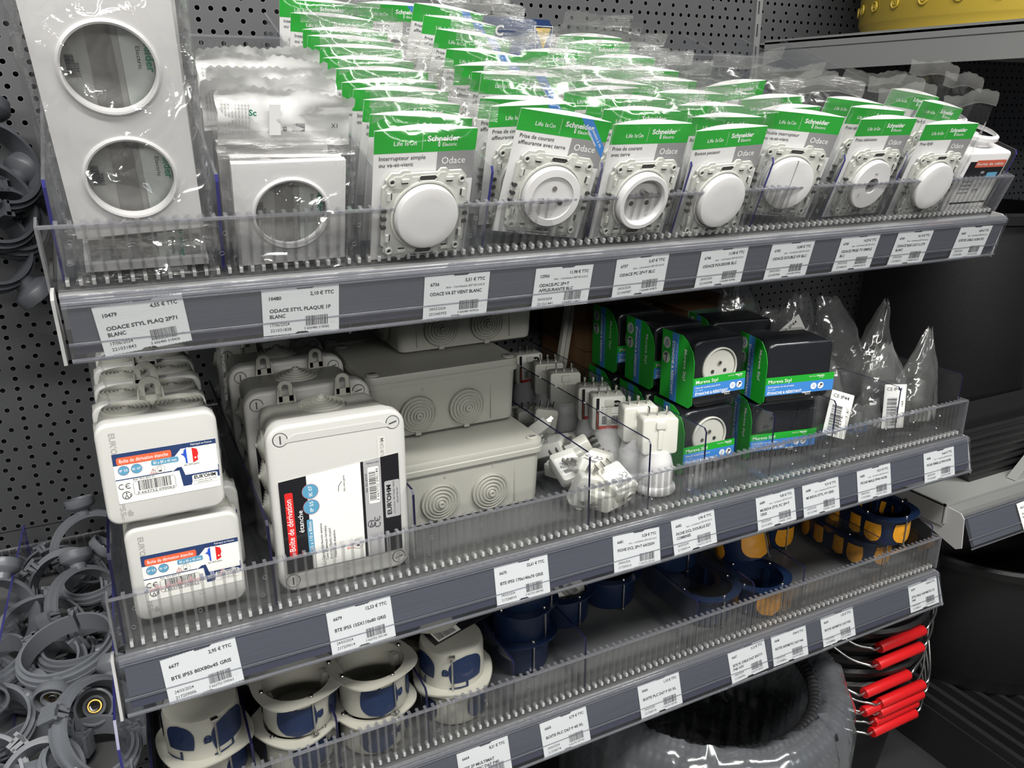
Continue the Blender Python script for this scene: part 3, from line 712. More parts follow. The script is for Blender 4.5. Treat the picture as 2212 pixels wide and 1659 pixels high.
def big_bag(w, h, seed, nx, nzv, amp=.0030, depth=.010, seal=.016):
    b = MB()
    for side in (1, -1):
        vs = []
        for j in range(nzv + 1):
            v = j / nzv; z = -h/2 + h*v
            for i in range(nx + 1):
                u = i / nx; x = (u - .5) * w; e = 1 - (2*u-1)**6
                n = (1 - abs(noise.noise(Vector((x*34, z*26 + x*11, seed))))*2.2)
                n2 = (1 - abs(noise.noise(Vector((x*75, z*60, seed+9))))*2.2)
                vs.append((x + .0015*noise.noise(Vector((0, z*60, seed))), -side*(depth*.5*e + amp*max(0, n)**3*e*1.2 + amp*.35*max(0, n2)**3) - (.0098 - .004*(2*u-1)**8 if side > 0 else -.0045), z + .001*noise.noise(Vector((x*60, 3, seed)))))
        n1 = nx + 1
        b.add(vs, [(j*n1+i, j*n1+i+1, (j+1)*n1+i+1, (j+1)*n1+i) for j in range(nzv) for i in range(nx)], FILMC)
    for sg in (1, -1):
        vs = []
        for j in range(9):
            for i in range(nx + 1):
                x = (i/nx - .5) * w * (1 + .03*(j/8)); vs.append((x, -.003 + .0007*(j % 2) + .003*noise.noise(Vector((x*40, j*.3, seed+sg))), sg*(h/2 + seal*j/8 + (.001 if (j == 8 and i % 2) else 0))))
        n1 = nx + 1; b.add(vs, [(j*n1+i, j*n1+i+1, (j+1)*n1+i+1, (j+1)*n1+i) for j in range(8) for i in range(nx)], SEAL)
    # fine print running down both edges
    for sx in (-1, 1):
        for k in range(5): b.text('Odace 2P71 BLANC 5520704', sx*(w/2 - .004), h/2 - .012 - k*.03, .0030, -.0095, PGREY, rot=-PI/2, width=.024)
    return b.mesh('film_bag', 80)
BB2 = big_bag(.098, .160, 4.2, 60, 96)
def plate2(x, b_, h, label, bagm=BB2, **k):
    return inst([('cover_plate', P2, None), ('printed_backing', BK2, None), ('film_bag', bagm, None)], 'bagged_double_plate', S1M(x, b_, h, **k), label, 'cover plate', 'bagged double cover plates')
plate2(.0573, .012, .1095, 'large bagged white double cover plate with two round holes, front', ry=-2.6)
BB2b = big_bag(.096, .158, 8.8, 24, 36)
plate2(.0600, .035, .1090, 'second bagged double cover plate, close behind the front one', BB2b, ry=-1.5)
plate2(.0600, .058, .1080, 'third bagged double cover plate, mostly hidden behind two others', BB2b, ry=0)
# one pack of plates lying on its long side under the front ones
inst([('cover_plate', P1, T3(0, .036, -.012) @ RX(-90)), ('printed_backing', print_back(.030, False), T3(0, -.004, 0)), ('film_bag', big_bag(.094, .034, 3.3, 40, 24, .0035, .016, .004), None)], 'bagged_single_plate', S1M(.062, .010, .0175), 'crumpled bagged plate lying flat behind the barrier under the double plates', 'cover plate')
BB1 = big_bag(.096, .086, 2.2, 36, 36, .0022, .010, .012)
BK1b = BK1
inst([('cover_plate', P1, None), ('printed_backing', BK1, None), ('film_bag', BB1, None)], 'bagged_single_plate', S1M(.1630, .012, .0425, ry=-.8), 'bagged white single cover plate with one round hole, front row', 'cover plate')
def white_top_bag(seed):
    b = MB(); rr = random.Random(seed); w = .094
    for side in (1, -1):
        vs = []
        for j in range(17):
            v = j/16; z = .030*0 + v*.098
            for i in range(21):
                x = (i/20-.5)*w; vs.append((x, -side*(.006*(1-v)) - .001 + .0015*noise.noise(Vector((x*50, z*40, seed))), z))
        b.add(vs, [(j*21+i, j*21+i+1, (j+1)*21+i+1, (j+1)*21+i) for j in range(16) for i in range(20)], FILM)
    vs = []
    for j in range(13):
        for i in range(33):
            x = (i/32-.5)*w; v = j/12
            vs.append((x*(1 + .03*noise.noise(Vector((v*4, seed, 1)))), -.001 + .0010*(j % 2) + .014*v*noise.noise(Vector((x*24, v*1.5, seed*2.)))-.004*v*v + .004*noise.noise(Vector((x*70, v*3, seed))), .090 + .038*v + .0050*v*noise.noise(Vector((x*26, 0, seed*5))) + (.0016 if (j == 12 and i % 2) else 0)))
    b.add(vs, [(j*33+i, j*33+i+1, (j+1)*33+i+1, (j+1)*33+i) for j in range(12) for i in range(32)], WSEAL)
    for k in range(9): b.text('ODACE STYL plaque 1 poste blanc 80 x 80', -.043 + k*.0022, .098, .0021, -.0035 - .0002*k, PGREY, rot=PI/2, width=.022)
    b.barcode(.004, .013, .101, .107, -.004, PDARK, seed, horiz=True); b.text('85', .000, .101, .004, -.004, PDARK, rot=PI/2)
    b.text('X1', .032, .104, .0045, -.004, PDARK); b.rect(-.012, -.004, .098, .120, -.0035, CARD); b.text('Sc', -.026, .112, .006, -.004, mat('print_teal'), True)
    return b.mesh('film_bag', 80)
WB = [white_top_bag(k) for k in (1, 2, 3)]
for i, (x, b_, h, ry) in enumerate([(.163, .030, -.004, 1), (.160, .050, .000, -1), (.163, .073, -.001, 1), (.162, .096, -.001, 0), (.166, .122, -.001, -1)]):
    inst([('cover_plate', P1, T3(0, 0, .0425)), ('film_bag', WB[i % 3], None)], 'bagged_single_plate', S1M(x, b_, h, ry=ry), 'single cover plate bag with white printed top seal, %s' % ['second in its row', 'third in its row', 'fourth in its row', 'fifth in its row', 'last in its row'][i], 'cover plate', 'bagged single plates behind the front one')

# ---- boxed cable outlets at the far right
def outlet_box():
    b = MB(); b.rprism(.076, .074, .006, -.016, .022, WHITE, .003)
    b.lathe([(.030, 0), (.030, .004), (.026, .006)], WHITE, T3(0, .02, .045) @ RX(-90), n=24)
    b.box(-.012, .012, .0, .016, .037, .043, WHITE)
    y = -.0162
    b.rect(-.029, .034, -.030, .026, y, CARD); b.rect(-.029, .034, .006, .026, y - .0001, PBLACK); b.rrect(-.018, .033, .019, .0275, .001, y - .0002, mat('sticker_brick', (.55, .12, .07), .5))
    b.text('Sortie de câble', -.016, .0215, .0045, y - .0003, CARD, width=.046); b.text('IP21', -.002, .0115, .0038, y - .0003, CARD); b.rect(.010, .028, .0055, .0125, y - .0002, PLBLUE)
    for k in range(4): b.text('Sortie de câble', -.026, .001 - .0045*k, .0032, y - .0002, PDARK, width=.018)
    b.text('16/20A', -.002, -.010, .004, y - .0002, PDARK); b.rect(-.029, .034, -.0255, -.0235, y - .0002, PBLACK)
    b.tube([(.004+.006*math.cos(a), y, -.006+.006*math.sin(a)) for a in [i*PI/8 for i in range(16)]], .00015, PDARK, n=3, closed=True)
    return fixn(b.mesh('moulded_box', 40))
OB = outlet_box()
for i, (x, b_, h, rz, rx) in enumerate([(.9420, .018, .038, 0, 0), (.9440, .062, .040, 4, -3)]):
    inst([('moulded_box', OB, None)], 'cable_outlet_box', S1M(x, b_, h, rz, rx), ['boxed white cable outlet with brick red sticker strip, front', 'boxed white cable outlet behind the front one, tilted'][i], 'cable outlet', 'boxed cable outlets')
# ---- blue carded pack at the rear
b = MB(); b.prism([(-.045, -.05), (-.045, .045), (.038, .045), (.047, .032), (.047, -.05)], 0, .0015, PNAVY); y = -.0002
b.rect(-.045, .047, -.05, .02, y, mat('print_royal', (.03, .06, .22), .4))
b.add([(.022, y-.0002, .036), (.042, y-.0002, .036), (.036, y-.0002, .012)], [(0, 1, 2)], mat('print_yellow', (.75, .48, .02), .5)); b.tube([(.020, y-.0004, .038), (.044, y-.0004, .038), (.046, y-.0004, .010), (.026, y-.0004, .012)], .0005, PWHITE, n=4, closed=True)
b.text('T', .014, -.010, .020, y - .0003, PWHITE, True); b.text('C', -.030, .026, .016, y - .0003, PWHITE, True)
o = put(b.mesh('carded_pack', 0), 'carded_pack', S1M(.494, .330, .062)); tag(o, 'dark blue card with yellow triangle and white letter T, at the rear', 'packaged card')

# ================================================================== middle shelf
Z2 = -.2345
def grommet(b, T, r, m=None, hgt=.0035, cone=0):
    m = m or GREYPL; P = [(r, -.001), (r, .0010)]
    k = 5
    for i in range(k):
        ra = r * (1 - .17 * i) - .0004; h = .0008 + cone * i / k
        P += [(ra, h - .0004), (ra - r*.015, h + .0018), (ra - r*.055, h + .0020), (ra - r*.075, h + .0002 + cone/k*.5), (ra - r*.12, h + .0001 + cone/k*.5)]
    P += [(r*.17, .0012 + cone), (r*.15, .0035 + cone), (r*.08, .0035 + cone), (r*.07, .0015 + cone), (.0001, .0015 + cone)]
    b.lathe(P, m, T, n=36)
def lug(b, x, y, z, m, s=1, w=.0075):
    n = 8
    out = [(-w*s, 0)] + [(w*s*math.cos(PI - PI*i/n), .010*s + w*s*math.sin(PI - PI*i/n)) for i in range(n+1)] + [(w*s, 0)]
    inn = [(-w*.45*s, .0)] + [(w*.45*s*math.cos(PI - PI*i/n), .010*s + w*.45*s*math.sin(PI - PI*i/n)) for i in range(n+1)] + [(w*.45*s, .0)]
    T = T3(x, y, z); k = len(out)
    for yy in (-.001, .001):
        b.add([(p[0], yy, p[1]) for p in out + inn], [(i, i+1, i+1+k, i+k) for i in range(k-1)], m, T)
    for q in (out, inn):
        b.add([(p[0], -.001, p[1]) for p in q] + [(p[0], .001, p[1]) for p in q], [(i, i+1, i+1+k, i+k) for i in range(k-1)], m, T)
    b.box(-w*s, w*s, -.001, .001, -.002, .004*s, m, T)
    for sx in (-1, 1): b.prism([(sx*w*s, -.001), (sx*w*s, .010*s), (sx*(w*s+.0006), .010*s), (sx*(w*s+.002), -.001)], -.004, .002, m, T)
def warn(b, x, z, s, y):
    b.tube([(x, y, z), (x + s, y, z), (x + s/2, y, z + s*.9)], s*.05, PRED, n=4, closed=True)
    b.rect(x + s*.46, x + s*.54, z + s*.25, z + s*.62, y, PDARK); b.rect(x + s*.46, x + s*.54, z + s*.1, z + s*.18, y, PDARK)
    b.tube([(x + s*1.7 + s*.85*math.cos(a), y, z + s*.5 + s*.85*math.sin(a)) for a in [i*PI/12 for i in range(24)]], s*.02, PDARK, n=3, closed=True)
    b.rect(x + s*1.45, x + s*1.95, z + s*.05, z + s*.35, y, PDARK); b.tube([(x+s*1.3, y, z), (x+s*1.3, y, z+s*1.05), (x+s*1.9, y, z+s*1.1), (x+s*1.95, y, z+s*.4)], s*.025, PDARK, n=3)
def ce(b, x, z, s, y, rot=0):
    for k, ox in enumerate((0, .95)):
        pts = [(x + ox*s*math.cos(rot) + s*.4*math.cos(a + rot), y, z + ox*s*math.sin(rot) + s*.4*math.sin(a + rot)) for a in [PI*.3 + i*PI*1.4/10 for i in range(11)]]
        b.tube(pts, s*.06, PDARK, n=4)
    cx, cz = x + .95*s*math.cos(rot), z + .95*s*math.sin(rot)
    b.tube([(cx - s*.36*math.cos(rot), y, cz - s*.36*math.sin(rot)), (cx + s*.05*math.cos(rot), y, cz + s*.05*math.sin(rot))], s*.05, PDARK, n=4)
def triman(b, x, z, s, y):
    b.tube([(x + s*.5*math.cos(a), y, z + s*.5*math.sin(a)) for a in [.6 + i*PI*1.6/12 for i in range(13)]], s*.05, PDARK, n=4)
    b.disc(s*.1, y, PDARK, T3(x, 0, z + s*.25), 8); b.tube([(x - s*.2, y, z - s*.35), (x, y, z + s*.1), (x + s*.15, y, z - s*.35)], s*.06, PDARK, n=4)
    for a in (0, .5): b.tube([(x + s*.35, y, z - s*.3 + a*s*.5), (x + s*.6, y, z - s*.1 + a*s*.5)], s*.06, PDARK, n=4)
def square_sticker(b):
    """label on the lid of the 80 x 80 box; x -.0365...0365, z 0 in the middle"""
    y = -.0001; b.rrect(-.0370, .0370, -.0205, .0205, .001, y, PAPER); y -= .0001
    b.rect(-.0370, .0370, .0165, .0205, y, PNAVY); b.add([(-.0370, y, .0110), (.006, y, .0110), (.011, y, .0165), (-.0370, y, .0165)], [(0, 1, 2, 3)], PNAVY)
    b.rrect(-.0345, .0040, .0112, .0172, .0015, y - .0001, PORANGE); b.text('Boîte de dérivation étanche', -.0325, .0128, .0042, y - .0002, PWHITE, width=.034)
    b.rrect(-.0110, .0085, .0065, .0108, .0012, y - .0001, PLBLUE); b.text('80 x 80 x 45 mm', -.0095, .0074, .0034, y - .0002, PWHITE, width=.0165)
    b.text('Fabriqué en France', .0185, .0180, .0021, y - .0002, PWHITE, width=.0155)
    fr = [(.0105, .0120), (.0125, .0125), (.0130, .0150), (.0155, .0170), (.0190, .0160), (.0225, .0145), (.0232, .0105), (.0222, .0080), (.0228, .0055), (.0200, .0040), (.0165, .0030), (.0135, .0042), (.0135, .0080), (.0125, .0105)]
    xs = (.0148, .0188)
    def clip(poly, a, b_):
        def cut(P, x, keep):
            o = []
            for i in range(len(P)):
                p, q = P[i], P[(i+1) % len(P)]; ip, iq = keep(p[0], x), keep(q[0], x)
                if ip: o.append(p)
                if ip != iq: t = (x - p[0]) / (q[0] - p[0]); o.append((x, p[1] + t*(q[1]-p[1])))
            return o
        P = cut(poly, a, lambda u, v: u >= v); return cut(P, b_, lambda u, v: u <= v)
    for a, c, m in ((0, xs[0], FLAGB), (xs[0], xs[1], PWHITE), (xs[1], .03, PRED)):
        P = clip(fr, a, c); b.add([(px, y - .0002, pz) for px, pz in P], [tuple(range(len(P)))], m)
    b.disc(.0007, y - .0004, PWHITE, T3(.0208, 0, .0075), 10)
    for k, t in enumerate(('IP 55', 'IK 07')):
        b.disc(.0040, y - .0001, mat('badge_rim', (.6, .2, .2), .5), T3(-.0305 + .0090*k, 0, .0065), 24); b.disc(.0038, y - .0002, PLBLUE, T3(-.0305 + .0090*k, 0, .0065), 24)
        b.text(t, -.0305 + .0090*k, .0055, .0028, y - .0003, PWHITE, align='c', width=.0058)
    warn(b, -.0125, .0005, .0042, y - .0001)
    b.rect(-.0370, .0030, -.0012, -.0004, y, PNAVY); b.add([(.003, y, -.0012), (.007, y, .0015), (.0100, y, .0015), (.012, y, -.006), (.0365, y, -.006), (.0365, y, -.0015), (.0370, y, -.0015), (.0370, y, -.0115), (.0355, y, -.0115), (.0355, y, -.008), (.018, y, -.008), (.0155, y, -.0150), (.0095, y, -.0150), (.0080, y, -.0012)], [tuple(range(14))], PNAVY)
    b.rrect(.0165, .0352, -.0150, -.0072, .0012, y - .0002, PAPER)
    b.text("EUR'OHM", .0180, -.0105, .0042, y - .0003, PBLACK, True, width=.0160)
    b.text('615 Av. du Peuras - 38210 Tullins - France', .0172, -.0125, .0014, y - .0003, PDARK, width=.0172); b.text('www.eurohm.com', .0200, -.0142, .0016, y - .0003, PDARK, width=.0110)
    b.text('Infos, notice, gamme', .0120, -.0015 + .0035, .0018, y - .0003, PDARK, width=.0110)
    b.tube([(.0180, y, .0045), (.0195, y, .0060), (.0220, y, .0070)], .0002, PDARK, n=4)
    b.text('Réf. 953 859 01', -.0250, -.0030, .0022, y, PDARK, width=.0150)
    b.tube([(-.0245, y, -.0040), (.0030, y, -.0040), (.0042, y, -.0052), (.0042, y, -.0140), (.0030, y, -.0150), (-.0245, y, -.0150), (-.0255, y, -.0140), (-.0255, y, -.0050)], .00012, PDARK, n=3, closed=True)
    b.barcode(-.0220, .0015, -.0120, -.0042, y, PDARK, 44); b.text('3 663752 090063', -.0235, -.0146, .0028, y, PDARK, width=.0265)
    ce(b, -.0335, -.0065, .0050, y); triman(b, -.0310, -.0140, .0060, y)
def gparts(lst):
    o = []
    for T, r, cone in lst:
        g = MB(); grommet(g, None, r, cone=cone); o.append(('cable_grommet', fixn(g.mesh('cable_grommet', 50)), T))
    return o
def square_box_proto(sticker=True):
    body = MB(); T = T3(0, 0, 0)
    body.rprism(.0830, .0815, .009, .0115, .0525, GREYPL, 0, w1=.0800, h1=.0805, bevb=.003)
    body = body
    gs = [(T3(x, .0318, .0404) @ RX(-90), .0186, 0) for x in (-.0192, .0192)] + [(T3(sx*.0408, .0318, z) @ RZ(sx*90), .0150, 0) for z in (-.0185, .0185) for sx in (-1, 1)]
    lg = MB(); lug(lg, 0, .0515, .0400, GREYPL, 1.15)
    lid = MB(); lid.rprism(.0860, .0830, .0095, 0, .0125, LIDW, .0028)
    for z, t, s in ((.034, 'EUR\'OHM', .0058),): lid.text(t, -.0335, z, s, -.0001, mat('embossed_grey', (.36, .36, .34), .5), True, rot=-PI/2, width=.026)
    lid.text('IP55', -.0335, -.021, .0052, -.0001, mat('embossed_grey'), True, rot=-PI/2, width=.013); lid.text('960°C', -.0335, -.0335, .0030, -.0001, mat('embossed_grey'), rot=-PI/2, width=.006)
    lid.add([(-.0285, -.0001, -.0350), (-.0255, -.0001, -.0350), (-.0245, -.0001, -.0325), (-.0262, -.0001, -.0310), (-.0268, -.0001, -.0292), (-.0290, -.0001, -.0320)], [tuple(range(6))], mat('embossed_grey'))
    st = MB(); square_sticker(st)
    P = [('box_body', fixn(body.mesh('box_body', 40)), None, gparts(gs) + [('mounting_lug', fixn(lg.mesh('mounting_lug', 40)), None)]),
         ('lid', fixn(lid.mesh('lid', 50)), None, [('sticker', st.mesh('sticker', 0), T3(.0035, -.0002, -.0030) @ RY(-.3), None)] if sticker else None)]
    return P
SQ = square_box_proto()
def sq(x, y, z, label, ry=0, rz=0): inst(SQ, 'junction_box', T3(x, y, z) @ RZ(rz) @ RY(ry), label, 'junction box', 'square junction boxes')
sq(.0500, -.4330, -.0975, 'square pale junction box with white sticker, front of the upper layer', .8, 1)
sq(.0570, -.4300, -.1880, 'square pale junction box with white sticker, front of the lower layer', 1.0, 0)
for i, y in enumerate((-.3790, -.3250, -.2710, -.217, -.163)):
    sq(.0480 + (i % 2) * .001, y, -.0990 + .001 * i, 'square grey junction box with round grommets, %s of the upper layer' % ROWW[i+1], .3, 0)
for i, y in enumerate((-.3760, -.3220)):
    sq(.0640 - .008*i, y, -.1890, 'square junction box low behind the front pair, %s of the lower layer' % ROWW[i+1], 0, 0)

def rect_sticker(b):
    """label of the 155 x 110 box seen upright; x -.0535...0535; z -.062...052"""
    y = -.0001; x0, x1, z0, z1 = -.0540, .0505, -.0580, .0330
    b.add([(x0, y, z0), (x1, y, z0), (x1, y, z1 + .004), (x0, y, z1 - .004)], [(0, 1, 2, 3)], PAPER); y -= .0001
    top = lambda x: z1 - .004 + (x - x0) / (x1 - x0) * .008
    def strip(a, c, m, lo=z0, yy=y): b.add([(a, yy, lo), (c, yy, lo), (c, yy, top(c)), (a, yy, top(a))], [(0, 1, 2, 3)], m)
    strip(x0, x0 + .0230, PBLACK); strip(x1 - .0345, x1 - .0320, PBLACK); strip(x1 - .0320, x1 - .0165, PGREY_L); strip(x1 - .0165, x1, PBLACK)
    R = PI/2
    b.rrect(x0 + .0040, x0 + .0108, -.041, .018, .0015, y - .0001, PRED)
    b.text('Boîte de dérivation', x0 + .0092, -.037, .0072, y - .0002, PWHITE, rot=R, width=.049)
    b.text('étanche', x0 + .0178, -.021, .0062, y - .0002, PWHITE, rot=R, width=.021)
    b.rrect(x0 + .0205, x0 + .0255, -.042, -.010, .0012, y - .0002, PLBLUE); b.text('155 x 110 x 80mm', x0 + .0245, -.040, .0042, y - .0003, PWHITE, rot=R, width=.028)
    for k, t in enumerate(('IP 55', 'IK 07')):
        b.disc(.0070, y - .0002, mat('badge_rim', (.6, .2, .2), .5), T3(x0 + .0255, 0, .0015 + .0145*k), 28); b.disc(.0067, y - .0003, PLBLUE, T3(x0 + .0255, 0, .0015 + .0145*k), 28)
        b.text(t, x0 + .0272, -.0030 + .0145*k, .0045, y - .0004, PWHITE, rot=R, width=.0095)
    for k, t in enumerate(('Caja de distribución estanca', 'Caixa de derivação hermética', 'Κουτί διακλάδωσης στεγανό', 'Waterdichte aftakdoos')): b.text(t, x0 + .0330 + .0037*k, -.052, .0030, y - .0001, PDARK, rot=R, width=.036 - .003*k)
    warn(b, x0 + .0540, -.046, .0058, y - .0001)
    b.text('Infos, notice, gamme', x0 + .0555, .010, .0026, y, PDARK, rot=R, width=.0150); b.tube([(x0+.053, y, .020), (x0+.050, y, .016), (x0+.0495, y, .011)], .0003, PDARK, n=4)
    b.text('Réf. 953 874 01', x1 - .0290, .005, .0028, y - .0001, PDARK, rot=R, width=.0175)
    b.rrect(x1 - .0285, x1 - .0185, -.005 - .002, .028, .0015, y - .0002, PAPER); b.barcode(x1 - .0278, x1 - .0215, -.004, .025, y - .0003, PDARK, 91, horiz=True)
    b.text('3 663752 090148', x1 - .0192, -.005, .0030, y - .0003, PDARK, rot=R, width=.031); b.text('Fabriqué en RPC', x1 - .018, .0315, .0020, y - .0003, PDARK, align='r', width=.011)
    b.rrect(x1 - .0140, x1 - .0002, -.024, .012, .0015, y - .0002, PGREY_L)
    b.text("EUR'OHM", x1 - .0085, -.021, .0055, y - .0003, PBLACK, True, rot=R, width=.0290); b.text('615 Av. du Peuras - 38210 TULLINS - FRANCE', x1 - .0050, -.021, .0020, y - .0003, PDARK, rot=R, width=.032); b.text('www.eur-ohm.com', x1 - .0020, -.011, .0024, y - .0003, PDARK, rot=R, width=.015)
    ce(b, x1 - .0220, -.028, .0062, y - .0002, R); triman(b, x1 - .0275, -.0265, .0065, y - .0002)
PGREY_L = mat('print_silver', (.40, .40, .41), .4)
def tall_box_proto():
    body = MB(); body.rprism(.1110, .1460, .011, .0200, .0860, GREYPL, 0, w1=.106, h1=.140, bevb=.006)
    gs = [(T3(0, .056, .0712) @ RX(-90), .0215, .0065)] + [(T3(sx*.0545, .050, z) @ RZ(sx*90), .0150, .004) for z in (-.045, -.015, .015, .045) for sx in (-1, 1)]
    lg = MB(); lug(lg, 0, 0, 0, GREYPL, 1.35, .0050); lgm = fixn(lg.mesh('mounting_lug', 40))
    lid = MB(); lid.rprism(.1130, .1500, .0130, .0120, .0240, LIDW, 0); lid.rprism(.1190, .1550, .0150, 0, .0125, LIDW, .0035)
    lid.prism([(-.051, .0615), (-.036, .0690), (.036, .0690), (.051, .0615), (.040, .0630), (-.040, .0630)], -.0006, .0004, LIDW)
    for sx in (-1, 1):
        for sz in (-1, 1):
            T = T3(sx*.0480, 0, sz*.0660)
            lid.lathe([(.0062, -.0006), (.0062, .0002), (.0056, .0002), (.0054, -.0004)], DARKHOLE, T, n=28); lid.lathe([(.0056, -.0004), (.0055, .0007), (.0001, .0007)], LIDW, T, n=28)
            lid.box(-.0005, .0005, -.0010, -.0004, -.0035, .0035, PDARK, T @ RY(0 if sx < 0 else 75))
    lid.rrect(.0335, .0405, .0330, .0545, .0005, -.0003, mat('lid_emboss', (.66, .66, .63), .4)); lid.text("EUR'OHM", .0390, .0350, .0048, -.0005, mat('embossed_grey'), rot=PI/2, width=.018)
    lid.text('IP55  IK07  960°C', .002, -.0735, .004, -.0005, mat('embossed_grey'), rot=PI/2, width=.016)
    st = MB(); rect_sticker(st)
    return [('box_body', fixn(body.mesh('box_body', 40)), None, gparts(gs) + [('mounting_lug', lgm, T3(sx*.0265, .085, .070)) for sx in (-1, 1)]),
            ('lid', fixn(lid.mesh('lid', 50)), None, [('sticker', st.mesh('sticker', 0), T3(.001, -.0010, 0), None)])]
TB = tall_box_proto()
for i, (x, y, dz, rz) in enumerate(((.1870, -.4330, 0, 0), (.1840, -.3380, .001, 0), (.1830, -.2430, .001, 0), (.182, -.150, 0, 0))):
    inst(TB, 'junction_box', T3(x, y, Z2 + .0770 + dz) @ RZ(rz) @ RY(.6 if i == 0 else 0), ['tall upright junction box with black and white sticker, front', 'tall junction box partly hidden behind the front tall one', 'tall junction box in shadow, third from the front', 'tall junction box in deep shadow, fourth from the front'][i], 'junction box', 'tall junction boxes')
def wide_box_proto():
    body = MB(); body.rprism(.1640, .1340, .010, 0, .0640, GREYPL, 0, w1=.170, h1=.140, T=RX(90) @ Matrix.Identity(4))
    # body: base down (z 0) to rim (z .064)
    body = MB(); n = 6
    def rr(w, d, r, z):
        o = []
        for cx, cy_, a0 in ((w/2-r, d/2-r, 0), (-w/2+r, d/2-r, PI/2), (-w/2+r, -d/2+r, PI), (w/2-r, -d/2+r, 1.5*PI)):
            for i in range(n+1): a = a0 + PI/2*i/n; o.append((cx + r*math.cos(a), cy_ + r*math.sin(a), z))
        return o
    body.loft([rr(.156, .126, .006, 0), rr(.162, .132, .009, .002), rr(.164, .134, .010, .008), rr(.1690, .1390, .011, .0600)], GREYPL)
    lid = MB(); lid.loft([rr(.1710, .1410, .011, .0585), rr(.1750, .1450, .012, .0590), rr(.1755, .1455, .012, .0640), rr(.1735, .1435, .011, .0648), rr(.1740, .1440, .011, .0700), rr(.1725, .1425, .010, .0718), rr(.1600, .1300, .008, .0720)], LIDW if False else GREYPL)
    for sx in (-1, 1):
        for sy in (-1, 1):
            T = T3(sx*.0770, sy*.0620, .0720) @ RX(-90)
            lid.lathe([(.0066, -.001), (.0066, .0012), (.0058, .0018), (.0001, .0018)], GREYPL, T, n=24); lid.box(-.0035, .0035, -.0024, -.0016, -.0006, .0006, PDARK, T)
    gs = [(T3(x, -.0690, .0250) @ RX(4), .0205, .004) for x in (-.0330, .0230)] + [(T3(sx*.0845, y, .0250) @ RZ(sx*90), .019, .004) for sx in (-1, 1) for y in (-.02, .03)]
    for x in (-.0330, .0230): body.box(x - .003, x + .003, -.0690, -.0665, .001, .006, GREYPL)
    b = body
    for x in (-.062, .052): b.box(x - .00012, x + .00012, -.0690, -.066, .006, .056, mat('embossed_grey', (.30, .30, .28), .5))
    b.text('4', -.028, .0500, .0050, -.0702, mat('embossed_grey')); b.text('3', .026, .0520, .0050, -.0704, mat('embossed_grey'))
    return [('box_body', fixn(body.mesh('box_body', 40)), None, gparts(gs)), ('lid', fixn(lid.mesh('lid', 40)), None)]
WBX = wide_box_proto()
# (x centre, y centre, z, rz, upside down, label)
for x, y, z, rz, flip, t in ((.3310, -.3050, Z2, 0, 0, 'wide grey junction box at the bottom front of its stack'), (.3330, -.2430, Z2 + .0740, 0, 0, 'wide grey junction box in the middle of its stack'), (.3850, -.1850, Z2 + .1480, 0, 0, 'wide grey junction box on top of its stack, under the rail'),
                         (.3300, -.0900, Z2, 0, 0, 'wide grey junction box at the rear, bottom one'), (.3300, -.0880, Z2 + .074, 0, 0, 'wide grey junction box at the rear, middle one'), (.372, -.0300 - .055, Z2 + .148, 0, 0, None)):
    if t: inst(WBX, 'junction_box', T3(x, y, z) @ RZ(rz), t, 'junction box', 'wide grommeted junction boxes')

# ---- loose plugs and upright lamp holders
def dcl_plug():
    b = MB(); b.rprism(.0300, .0380, .004, -.0075, .0075, OFFW, .002, bevb=.002)
    b.rprism(.0140, .0160, .002, -.0105, -.0070, OFFW, .001, T=T3(0, 0, -.002)); b.lathe([(.0065, .0000), (.0065, .003), (.0050, .003), (.0050, -.001)], OFFW, T3(0, 0, -.0195) @ RX(90), n=20)
    b.disc(.005, 0, DARKHOLE, T3(0, 0, -.0200) @ RX(90), 16)
    p = MB()
    for x in (-.0085, 0, .0085): p.box(x - .0006, x + .0006, -.0022, .0022, .0185, .0285, STEEL)
    s = MB(); s.rect(-.0125, .0125, -.013, .011, -.0077 if False else .0077, PAPER); ce(s, -.009, 0, .006, .0079); s.text('3028', .001, -.003, .005, .0079, PDARK); s.barcode(-.010, .010, -.011, -.006, .0079, PDARK, 5)
    return [('plug_body', fixn(b.mesh('plug_body', 40)), None), ('contact_pins', p.mesh('contact_pins', 0), None), ('sticker', s.mesh('sticker', 0), None)]
